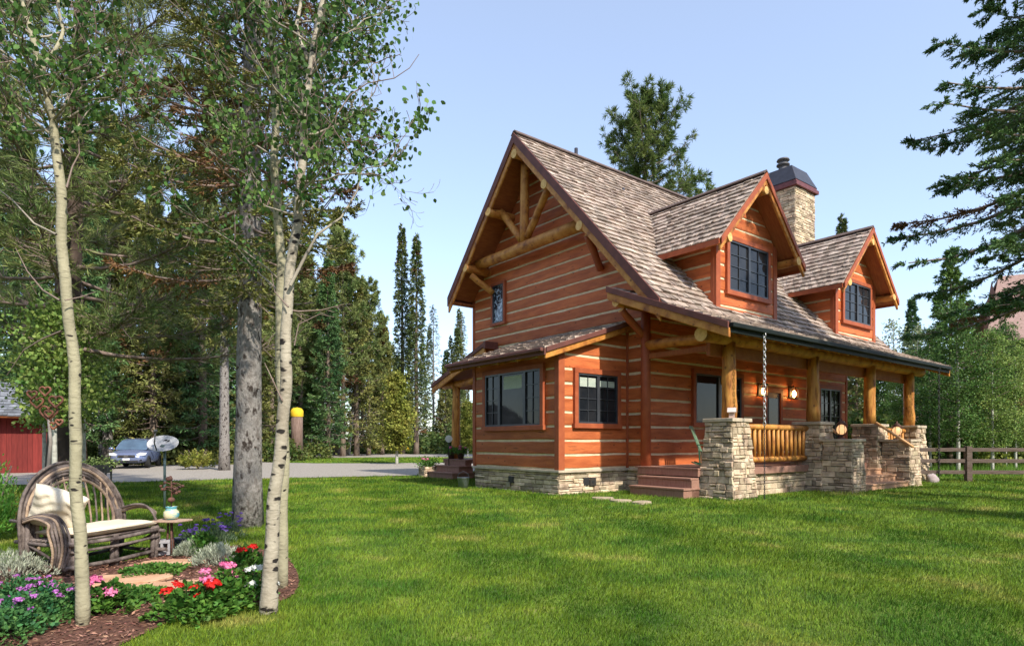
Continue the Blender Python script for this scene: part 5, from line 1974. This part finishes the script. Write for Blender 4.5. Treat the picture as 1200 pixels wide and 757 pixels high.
tree('spruce_tree', protoA, (18.5, 1.6, 0), 'spruce out of view at the right that throws the farther shadow across the lawn', grp='spruces out of view', sc=.88, rz=1)
tree('spruce_tree', protoA, (19.5, -3.4, 0), 'spruce out of view at the right that throws the nearer shadow across the lawn', grp='spruces out of view', sc=.82, rz=3)

rt = random.Random(4)
BG = [  # kind, px, D, scale, label
    (protoD, 263, 32.8, .95, 'spruce with a bare grey lower trunk and rusty boughs left of the big lawn spruce'),
    (protoA, 212, 43, 1.15, 'broad olive spruce with boughs to the ground behind the satellite dish'),
    (protoA, 152, 43, 1.25, 'olive spruce standing directly behind the parked car'),
    (protoB, 238, 42, 1.0, 'dark spruce between the satellite dish and the spruce with the bare trunk'),
    (protoB, 96, 38, 1.0, 'dark spruce just right of the red shed'),
    (protoA, 180, 41, 1.15, 'olive spruce behind the right end of the parked car'),
    (protoB, 30, 39, .95, 'dark spruce close behind the left end of the red shed'),
    (protoD, 126, 40, .95, 'rusty boughed spruce rising behind the left end of the parked car'),
    (protoA, 345, 66, 1.35, 'full olive spruce right of the close pair of aspens'),
    (protoB, 385, 58, .85, 'full green fir in front of the bare grey spruce trunk'),
    (protoA, 418, 66, 1.2, 'full olive spruce around the leaning pale trunk'),
    (protoB, 322, 60, 1.05, 'dark full fir behind the close pair of aspens'),
    (protoA, 448, 72, 1.0, 'olive spruce between the leaning pale trunk and the twin spires'),
    (protoB, 15, 44, 1.1, 'tall dark spruce rising over the red shed roof'),
    (protoA, 55, 52, 1.35, 'olive spruce far behind the red shed'),
    (protoD, 120, 58, 1.2, 'spruce with rusty boughs far behind the parked car'),
    (protoA, 300, 52, .95, 'broad low spruce behind the big lawn spruce trunk'),
    (protoB, 335, 68, .95, 'dark green fir behind the yellow topped post'),
    (protoB, 362, 74, 1.05, 'dark green fir just right of the yellow topped post'),
    (protoD, 395, 70, 1.15, 'tall spruce with a long bare grey trunk left of the leaning pale trunk'),
    (protoA, 376, 82, 1.4, 'olive spruce deep in the wood behind the bare grey trunk'),
    (protoD, 425, 78, .92, 'rusty spruce between the bare grey trunk and the pair of spires'),
    (protoB, 447, 84, .85, 'dark spruce just left of the pair of tall spires'),
    (protoC, 472, 76, 1.0, 'left spire of the pair of tall narrow spruces left of the house'),
    (protoC, 488, 74, .93, 'right spire of the pair of tall narrow spruces left of the house'),
    (protoP, 318, 56, .80, 'round crowned pine just behind the close pair of aspens'),
    (protoP, 352, 62, .88, 'round crowned pine above the yellow topped post'),
    (protoP, 402, 64, .95, 'round crowned pine in front of the bare grey trunk top'),
    (protoP, 432, 70, .80, 'round crowned pine left of the yellow-green sapling'),
    (protoE, 508, 96, .98, 'thin pale pine right of the pair of tall spires'),
    (protoE, 541, 92, .88, 'thin pale pine at the left wall of the house, seen under its eave'),
    (protoE, 440, 98, 1.1, 'thin pine deep in the wood left of the spires'),
    (protoD, 320, 62, 1.25, 'tall rusty spruce behind the two aspen trunks'),
    (protoA, 522, 80, .70, 'low olive spruce left of the rear porch'),
    (protoC, 988, 72, .99, 'small dark spruce spire above the roof right of the chimney'),
    (protoF, 1113, 33, 1.0, 'young green fir at the right behind the rail fence'),
    (protoB, 1068, 60, .70, 'dark fir seen through the far end of the porch'),
    (protoA, 1004, 44, .66, 'dark spruce seen between the porch posts'),
]
used = set()
for i, (pr_, px_, D_, sc_, lab) in enumerate(BG):
    tree('spruce_tree' if pr_ is not protoE and pr_ is not protoP else 'pine_tree', pr_, gx(px_, D_), lab, grp=FT if px_ < 600 else 'conifers beyond the house', rz=rt.uniform(0, 6.28), sc=(sc_ * rt.uniform(.92, 1.12),) * 2 + (sc_,))
# leaning pale trunk
tree('dead_tree', (trunk_mesh(31, 17, .20, m_aspfar, (1.6, 0))[0],), gx(408, 68), 'bare pale trunk leaning right beside the bare grey spruce trunk')

# aspens and young broadleaf trees
bA = broad_meshes(41, 8.2, .075, 1.7, 1.6, 60, 190, .085, m_aleaf)
bB = broad_meshes(42, 7.0, .065, 1.6, 1.2, 56, 190, .085, m_pale)
bC = broad_meshes(43, 6.0, .09, 1.35, .9, 54, 170, .16, m_yelleaf, top=.55)
bD = broad_meshes(44, 10, .10, 2.2, 2.4, 70, 110, .17, m_aleaf)
bF = broad_meshes(46, 4.4, .05, 1.0, 1.9, 34, 120, .085, m_pale)
bE = broad_meshes(45, 11, .09, 1.6, 3.0, 50, 30, .15, leafmat('thin_leaf', (.14, .18, .09), (.28, .32, .16)), clump=.5)
BT = [
    (bC, 465, 42, 1.0, 'little yellow-green sapling on the grass between the driveway arms'),
    (bA, 1123, 28, .93, 'aspen with a straight white trunk beyond the fence, left of the fence post'),
    (bB, 1163, 28.5, .92, 'aspen with a leaning white trunk beyond the fence, right of the fence post'),
    (bA, 1090, 31, .84, 'young aspen beyond the fence right beside the end of the porch'),
    (bB, 1190, 31, .93, 'pale aspen beyond the fence at the right edge of the view'),
    (bB, 1137, 33, .80, 'pale aspen beyond the fence just behind the fence post'),
    (bA, 1178, 34, .95, 'dark leaved aspen in front of the neighbouring roof'),
    (bE, 1048, 46, .95, 'sparse aspen against the sky right of the second dormer'),
    (bE, 1075, 50, .98, 'sparse aspen against the sky between the dormer and the green fir'),
    (bD, 1035, 38, .66, 'broadleaf tree seen between the two far porch posts'),
    (bB, 1058, 35, .82, 'pale broadleaf tree behind the farthest porch post'),
    (bD, 1012, 46, .72, 'broadleaf tree seen behind the third porch post'),
    (bD, 1095, 41, .75, 'broadleaf tree left of the neighbouring house'),
    (bF, 52, 18, 1.0, 'small pale leaved aspen in front of the red shed'),
    (bF, 98, 19, 1.1, 'pale leaved aspen between the red shed and the parked car'),
    (bF, 64, 13.0, .98, 'small aspen whose leaves cover the foot of the dark pine trunk'),
    (bF, 78, 16, 1.05, 'dark leaved aspen behind the hearts ornament'),
    (bD, 365, 64, .75, 'broadleaf tree right of the yellow topped post'),
    (bC, 548, 62, .9, 'yellow-green bush seen beside the rear porch post'),
]
for i, (pr_, px_, D_, sc_, lab) in enumerate(BT):
    tree('broadleaf_tree' if pr_ in (bC, bD) else 'aspen_tree', pr_, gx(px_, D_), lab, grp='young broadleaf trees', rz=rt.uniform(0, 6.28), sc=sc_)

# woods deep behind (uncountable mass)
def woods(name, spots, label, grow=1.7, thin=.55):
    r = np.random.default_rng(77)
    g = G()
    base = []
    for pr_ in (protoA[1], protoB[1], protoC[1]):
        nv = len(pr_.vertices)
        co = np.zeros(nv * 3, np.float32)
        pr_.vertices.foreach_get('co', co)
        co = co.reshape(-1, 3)
        npol = len(pr_.polygons)
        lt = np.zeros(npol, np.int32)
        pr_.polygons.foreach_get('loop_total', lt)
        ls_ = np.zeros(npol, np.int32)
        pr_.polygons.foreach_get('loop_start', ls_)
        mi = np.zeros(npol, np.int32)
        pr_.polygons.foreach_get('material_index', mi)
        li = np.zeros(len(pr_.loops), np.int32)
        pr_.loops.foreach_get('vertex_index', li)
        k = np.where((lt == 4) & (mi != 1))[0]
        k = k[r.random(len(k)) < .42]
        f = li[ls_[k][:, None] + np.arange(4)]
        base.append(co[f.reshape(-1)].reshape(-1, 4, 3))
    for (x_, y_, s_) in spots:
        b = base[r.integers(0, 3)]
        b = b[r.random(len(b)) < thin]
        a = r.uniform(0, 6.28)
        c_, s2 = math.cos(a), math.sin(a)
        cen = b.mean(1, keepdims=True)
        q = (cen + (b - cen) * grow) @ np.array([[c_, s2, 0], [-s2, c_, 0], [0, 0, 1]]) * s_ + V3((x_, y_, 0))
        g.add(q.reshape(-1, 3), np.arange(len(q) * 4).reshape(-1, 4))
    return tag(g.build(name, leafmat('far_woods', (.06, .11, .035), (.18, .20, .07), scale=.12, island=.5)), label, 'woods', kind='stuff')


r = np.random.default_rng(12)
sp = []
for i in range(150):
    x_ = r.uniform(-120, -2)
    D_ = r.uniform(84, 125)
    if x_ / D_ > -.30 and r.random() < .45:
        continue
    sp.append((x_, D_, r.uniform(.55, .95)))
for i in range(40):
    sp.append((r.uniform(22, 95), r.uniform(62, 95), r.uniform(.28, .48)))
for i in range(26):
    sp.append((r.uniform(-60, -22), r.uniform(52, 66), r.uniform(.6, .9)))
woods('far_woods', sp, 'deep dark conifer wood filling the distance beyond the driveway and behind the house')


sp = []
for i in range(190):
    a = r.uniform(math.pi * 0.88, math.pi * 2.12)
    q = r.uniform(38, 60)
    sp.append((q * math.cos(a), q * math.sin(a), r.uniform(.65, .98)))
woods('far_woods', sp, 'conifer wood behind the viewpoint, seen only as reflections in the windows', 3.2, .38)


def undergrowth(name, pts, label, leaf, ls, n, seed):
    r = np.random.default_rng(seed)
    g = G()
    for (x_, y_, R_, h_) in pts:
        m = int(n * R_ * h_)
        d = unit(r.normal(0, 1, (m, 3)))
        d[:, 2] = np.abs(d[:, 2])
        rad = r.uniform(.55, 1.05, (m, 1))
        C = V3((x_, y_, 0)) + d * rad * V3((R_, R_, h_)) * (1 + .25 * np.sin(d[:, :1] * 7 + x_) * np.cos(d[:, 1:2] * 6))
        g.leaves(C, r.normal(0, 1, (m, 3)), d + r.normal(0, .7, (m, 3)), ls * r.uniform(.6, 1.3, m), ls, shape='hex')
    return tag(g.build(name, leaf), label, 'undergrowth', kind='stuff')


pts = []
r = np.random.default_rng(15)
for i in range(90):
    D_ = r.uniform(77, 90)
    pts.append((r.uniform(-72, -3), D_, r.uniform(1.2, 3.0), r.uniform(1.2, 4.2)))
undergrowth('undergrowth', pts, 'tangled green undergrowth along the edge of the wood beyond the driveway', leafmat('scrub_leaf', (.05, .10, .025), (.17, .21, .06), scale=.3, island=.5), .30, 150, 1)
pts = [(r.uniform(-36, -16), r.uniform(40, 56), r.uniform(1, 2.0), r.uniform(.8, 2.6)) for i in range(26)]
undergrowth('undergrowth', pts, 'bushy undergrowth behind the parked car and the red shed', leafmat('scrub_leaf2', (.06, .10, .02), (.20, .20, .05), scale=.4, island=.5), .20, 260, 2)
pts = [(r.uniform(17, 40), r.uniform(32, 42), r.uniform(.8, 1.8), r.uniform(1.0, 3.6)) for i in range(46)]
undergrowth('undergrowth', pts, 'bright green bushes beyond the rail fence in front of the neighbouring house', leafmat('scrub_leaf3', (.05, .11, .02), (.24, .28, .05), scale=.35, island=.55), .19, 300, 3)
pts = [(r.uniform(6, 30), r.uniform(44, 56), r.uniform(1.5, 2.5), r.uniform(2, 4.6)) for i in range(26)]
undergrowth('undergrowth', pts, 'leafy bushes seen through the porch behind the house', leafmat('scrub_leaf3', (0, 0, 0), (0, 0, 0)), .22, 200, 4)


# shrubs at the left edge
def shrub(loc, R_, h_, leaf, ls, n, label, seed, shape='hex'):
    r = np.random.default_rng(seed)
    t = empty('shrub', loc)
    tag(t, label, 'shrub')
    g = G()
    for i in range(16):
        a = r.uniform(0, 6.28)
        e = r.uniform(.3, .95)
        g.tube([(0, 0, 0), (e * .4 * R_ * math.cos(a), e * .4 * R_ * math.sin(a), h_ * .5), (e * R_ * math.cos(a), e * R_ * math.sin(a), h_ * r.uniform(.7, 1))], [.014, .009, .005], 4)
    g.build('stems', m_twig, t)
    g = G()
    ns = 60
    a = r.uniform(0, 6.28, ns)
    e = np.sqrt(r.random(ns))
    tip = np.stack([e * R_ * np.cos(a), e * R_ * np.sin(a), h_ * (1 - .45 * e ** 2) * r.uniform(.6, 1.1, ns)], 1)
    k = r.integers(0, ns, n)
    q = r.uniform(.3, 1, n)[:, None]
    C = tip[k] * V3((1, 1, 0)) * (.4 + .6 * q) + V3((0, 0, 1)) * tip[k][:, 2:] * q + r.normal(0, ls * .5, (n, 3))
    g.leaves(C, unit(tip[k]) + r.normal(0, .5, (n, 3)), r.normal(0, 1, (n, 3)), ls * r.uniform(.6, 1.2, n), ls * (.8 if shape == 'hex' else .22), shape=shape)
    g.build('foliage', leaf, t)


shrub(gx(22, 10.5), .75, .85, m_yelleaf, .07, 2600, 'yellow-green feathery shrub at the left edge behind the loveseat', 1, 'diamond')
shrub(gx(-8, 9.3), .30, 1.25, leafmat('bright_shoot', (.08, .24, .03), (.20, .42, .07)), .09, 1800, 'bright green shrub cut by the left edge of the view', 2, 'diamond')
shrub(gx(70, 13), .6, .7, m_pale, .06, 1800, 'low pale shrub between the loveseat back and the red shed', 3)
shrub(gx(232, 34), 1.0, 1.1, m_yelleaf, .12, 1500, 'yellow-green roadside shrub left of the bare grey trunk', 4)

# yellow topped post at the wood's edge
t = empty('yellow_topped_post', gx(348, 50))
t.scale = (.78, .78, .82)
tag(t, 'brown wooden post with a rounded yellow cap at the edge of the wood', 'post')
g = G()
g.tube([(0, 0, 0), (0, 0, 2.6), (0, 0, 4.3)], [.62, .58, .58], 12)
g.build('post', M('post_wood', (.13, .08, .06), (.22, .15, .12), scale=4, stretch=(3, 3, .5), bump=.4), t)
g = G()
g.lathe((0, 0, 4.3), [(.60, -.05), (.64, .05), (.63, .55), (.45, .78), (.01, .88)], 16)
g.build('cap', m_yel, t)

# ------------------------------------------------------------------ the near aspens
def grow_limb(g, LC, p, d, L, r0, rg, depth=0, leaves=60, droop=0.0, spread=.12):
    k = 7
    P = [V3(p)]
    d = unit(d)
    for i in range(k - 1):
        d = unit(d + rg.normal(0, .16, 3) + V3((0, 0, .07 - droop)))
        P.append(P[-1] + d * L / (k - 1))
    P = np.array(P)
    g.tube(P, np.linspace(r0, max(.0025, r0 * .3), k), 6 if depth == 0 else 4, 0 if r0 > .008 else 1, cap=False)
    if depth < 2:
        for j in range(4 if depth == 0 else 3):
            s = rg.integers(2, k)
            dd = unit(d + rg.normal(0, .75, 3))
            grow_limb(g, LC, P[s], dd, L * rg.uniform(.3, .55), r0 * .5, rg, depth + 1, leaves // 3, droop, spread)
    if leaves > 0:
        m = leaves
        s = rg.uniform(.25, 1, m) * (k - 1)
        i0 = np.minimum(s.astype(int), k - 2)
        f = (s - i0)[:, None]
        LC.append(P[i0] * (1 - f) + P[i0 + 1] * f + rg.normal(0, spread * .5, (m, 3)))


def near_aspen(label, stems, limbs, auto, seed, leafn=60, bark=None, ls=.05):
    rg = np.random.default_rng(seed)
    base = V3(stems[0][0][0]) * V3((1, 1, 0))
    t = empty('aspen_tree', tuple(base))
    tag(t, label, 'aspen')
    g = G()
    for (P, R) in stems:
        P = V3(P) - base
        tt = np.linspace(0, len(P) - 1, len(P) * 4)
        Q = np.stack([np.interp(tt, range(len(P)), P[:, i]) for i in range(3)], 1)
        Q = np.stack([np.convolve(np.pad(Q[:, i], 2, 'edge'), [.1, .2, .4, .2, .1], 'valid') for i in range(3)], 1)
        wob = np.interp(Q[:, 2], [0, .6, 6], [0, 1, 1.4])
        Q[:, 0] += .014 * wob * np.sin(Q[:, 2] * 3.3 + seed) + .006 * wob * np.sin(Q[:, 2] * 9 + seed)
        Q[0] = P[0] - V3((0, 0, .05))
        R_ = np.interp(tt, range(len(P)), R)
        g.tube(Q, R_ * (1 + rg.uniform(-.03, .03, len(R_))), 14, 0, jit=.03, rng=rg)
    g.build('trunk', [bark or m_asp], t)
    g = G()
    LC = []
    for (P, r0, nl) in limbs:
        P = V3(P) - base
        g.tube(P, np.linspace(r0, r0 * .35, len(P)), 6, 0 if r0 > .008 else 1, cap=False)
        for i in range(1, len(P)):
            if nl:
                for q in range(3):
                    grow_limb(g, LC, P[i], rg.normal(0, 1, 3) + V3((0, 0, .3)), .35, r0 * .35, rg, 1, nl, spread=.1)
    for (P, z0, z1, n, L) in auto:
        P = V3(P) - base
        for i in range(n):
            z = rg.uniform(z0, z1)
            o_ = np.argsort(P[:, 2])
            c = V3([np.interp(z, P[o_, 2], P[o_, k]) for k in range(2)] + [z])
            a = rg.uniform(0, 6.28)
            grow_limb(g, LC, c, (math.cos(a), math.sin(a), rg.uniform(.2, .9)), L * rg.uniform(.5, 1.2), .011, rg, 0, leafn)
    g.build('branches', [M('aspen_branch', (.36, .32, .25), (.22, .19, .15), rough=.85), m_twig], t)
    C = np.concatenate(LC)
    n = len(C)
    g = G()
    g.leaves(C, rg.normal(0, .6, (n, 3)) + V3((0, 0, -.7)), rg.normal(0, 1, (n, 3)) * V3((1, 1, .5)), ls * rg.uniform(.65, 1.15, n), ls * rg.uniform(.75, 1.05, n), shape='hex')
    g.build('leaves', m_aleaf, t)
    return t


def path(l, D, D1=None):
    D1 = D1 or D
    n = len(l)
    return [at(x_, y_, D + (D1 - D) * i / max(1, n - 1)) for i, (x_, y_) in enumerate(l)]


def fix0(P):
    P = list(P)
    P[0] = (P[0][0], P[0][1], 0.0)
    return P


D1 = gp(97, 733)[1]
s1 = fix0(path([(97, 733), (95, 640), (91, 560), (85, 430), (77, 320), (72, 235), (60, 145), (50, 85), (36, 30), (20, -30), (5, -150)], D1, D1 + .3))
near_aspen('slim leaning aspen with a smooth greenish-cream trunk in front of the loveseat',
           [(s1, [.054, .047, .045, .043, .041, .038, .031, .027, .021, .017, .008]),
            (path([(50, 84), (66, 60), (77, 38), (70, 10), (60, -60)], D1 + .2, D1 + .5), [.020, .016, .013, .011, .006])],
           [(path([(64, 148), (85, 105), (105, 75), (122, 58), (142, 56)], D1 + .2, D1 + .6), .016, 6),
            (path([(57, 156), (30, 135), (12, 118), (-5, 92)], D1 + .1, D1 - .3), .012, 4),
            (path([(66, 275), (40, 262), (15, 235), (-10, 215)], D1, D1 + .5), .010, 0),
            (path([(70, 352), (50, 340), (32, 318), (18, 290)], D1, D1 + .3), .008, 0),
            (path([(76, 352), (95, 348), (112, 342)], D1, D1 + .2), .006, 0),
            (path([(72, 388), (50, 397), (28, 410), (8, 440)], D1, D1 + .2), .008, 0),
            (path([(78, 220), (85, 195), (93, 180), (92, 160)], D1, D1 + .2), .008, 0)],
           [(s1, 3.9, 6.2, 26, 1.0)], 1, leafn=40, bark=m_asp2)
D2 = gp(316, 718)[1]
s2 = fix0(path([(314, 720), (317, 670), (322, 600), (328, 520), (334, 440), (340, 330), (350, 220), (359, 130), (368, 60), (376, 0), (385, -90), (390, -200)], D2, D2 + .2))
s2b = path([(361, 66), (351, 48), (345, 28), (350, 0), (352, -60)], D2 + .2, D2 + .4)
near_aspen('spotted white aspen trunk, front one of the close pair right of the geraniums',
           [(s2, [.084, .064, .057, .054, .051, .043, .037, .033, .030, .025, .018, .01]), (s2b, [.020, .018, .016, .014, .01])],
           [(path([(340, 335), (358, 300), (372, 275), (400, 255), (418, 225), (424, 200)], D2, D2 + .3), .016, 0),
            (path([(424, 200), (430, 185), (448, 172), (470, 160), (486, 160)], D2 + .3, D2 + .3), .006, 14),
            (path([(424, 200), (440, 205), (458, 215), (470, 226)], D2 + .3, D2 + .5), .004, 2),
            (path([(352, 190), (385, 150), (410, 112), (430, 98), (462, 92), (480, 80), (491, 64)], D2 + .1, D2 + .2), .0075, 0),
            (path([(438, 96), (436, 80), (433, 64)], D2 + .2), .0035, 0),
            (path([(462, 92), (459, 76), (458, 62)], D2 + .2), .0035, 0),
            (path([(440, 97), (447, 110), (440, 113), (428, 106)], D2 + .2), .0035, 0),
            (path([(352, 215), (346, 195), (345, 170), (330, 140)], D2, D2 + .2), .008, 0),
            (path([(338, 360), (322, 342), (318, 320)], D2, D2 + .1), .007, 0),
            (path([(331, 470), (318, 442), (310, 425)], D2, D2 + .1), .007, 0),
            (path([(345, 405), (350, 380), (375, 368), (392, 372)], D2, D2 + .1), .006, 0)],
           [(s2, 3.2, 7.2, 34, .95)], 2, leafn=34)
D3 = 6.4
s3 = fix0(path([(331, 689), (332, 600), (331, 500), (330, 400), (327, 300), (324, 200), (322, 130), (320, 60), (312, 0), (305, -90)], D3, D3 + .2))
near_aspen('greenish aspen stem, rear one of the close pair, growing just behind the spotted one',
           [(s3, [.060, .056, .052, .048, .045, .042, .038, .034, .03, .02])],
           [(path([(318, 92), (295, 68), (270, 48), (240, 33)], D3, D3 + .4), .010, 5),
            (path([(326, 240), (300, 210), (262, 190), (232, 165)], D3, D3 + .6), .009, 5)],
           [(s3, 3.0, 7.6, 46, 1.25)], 3, leafn=36, bark=m_asp2)
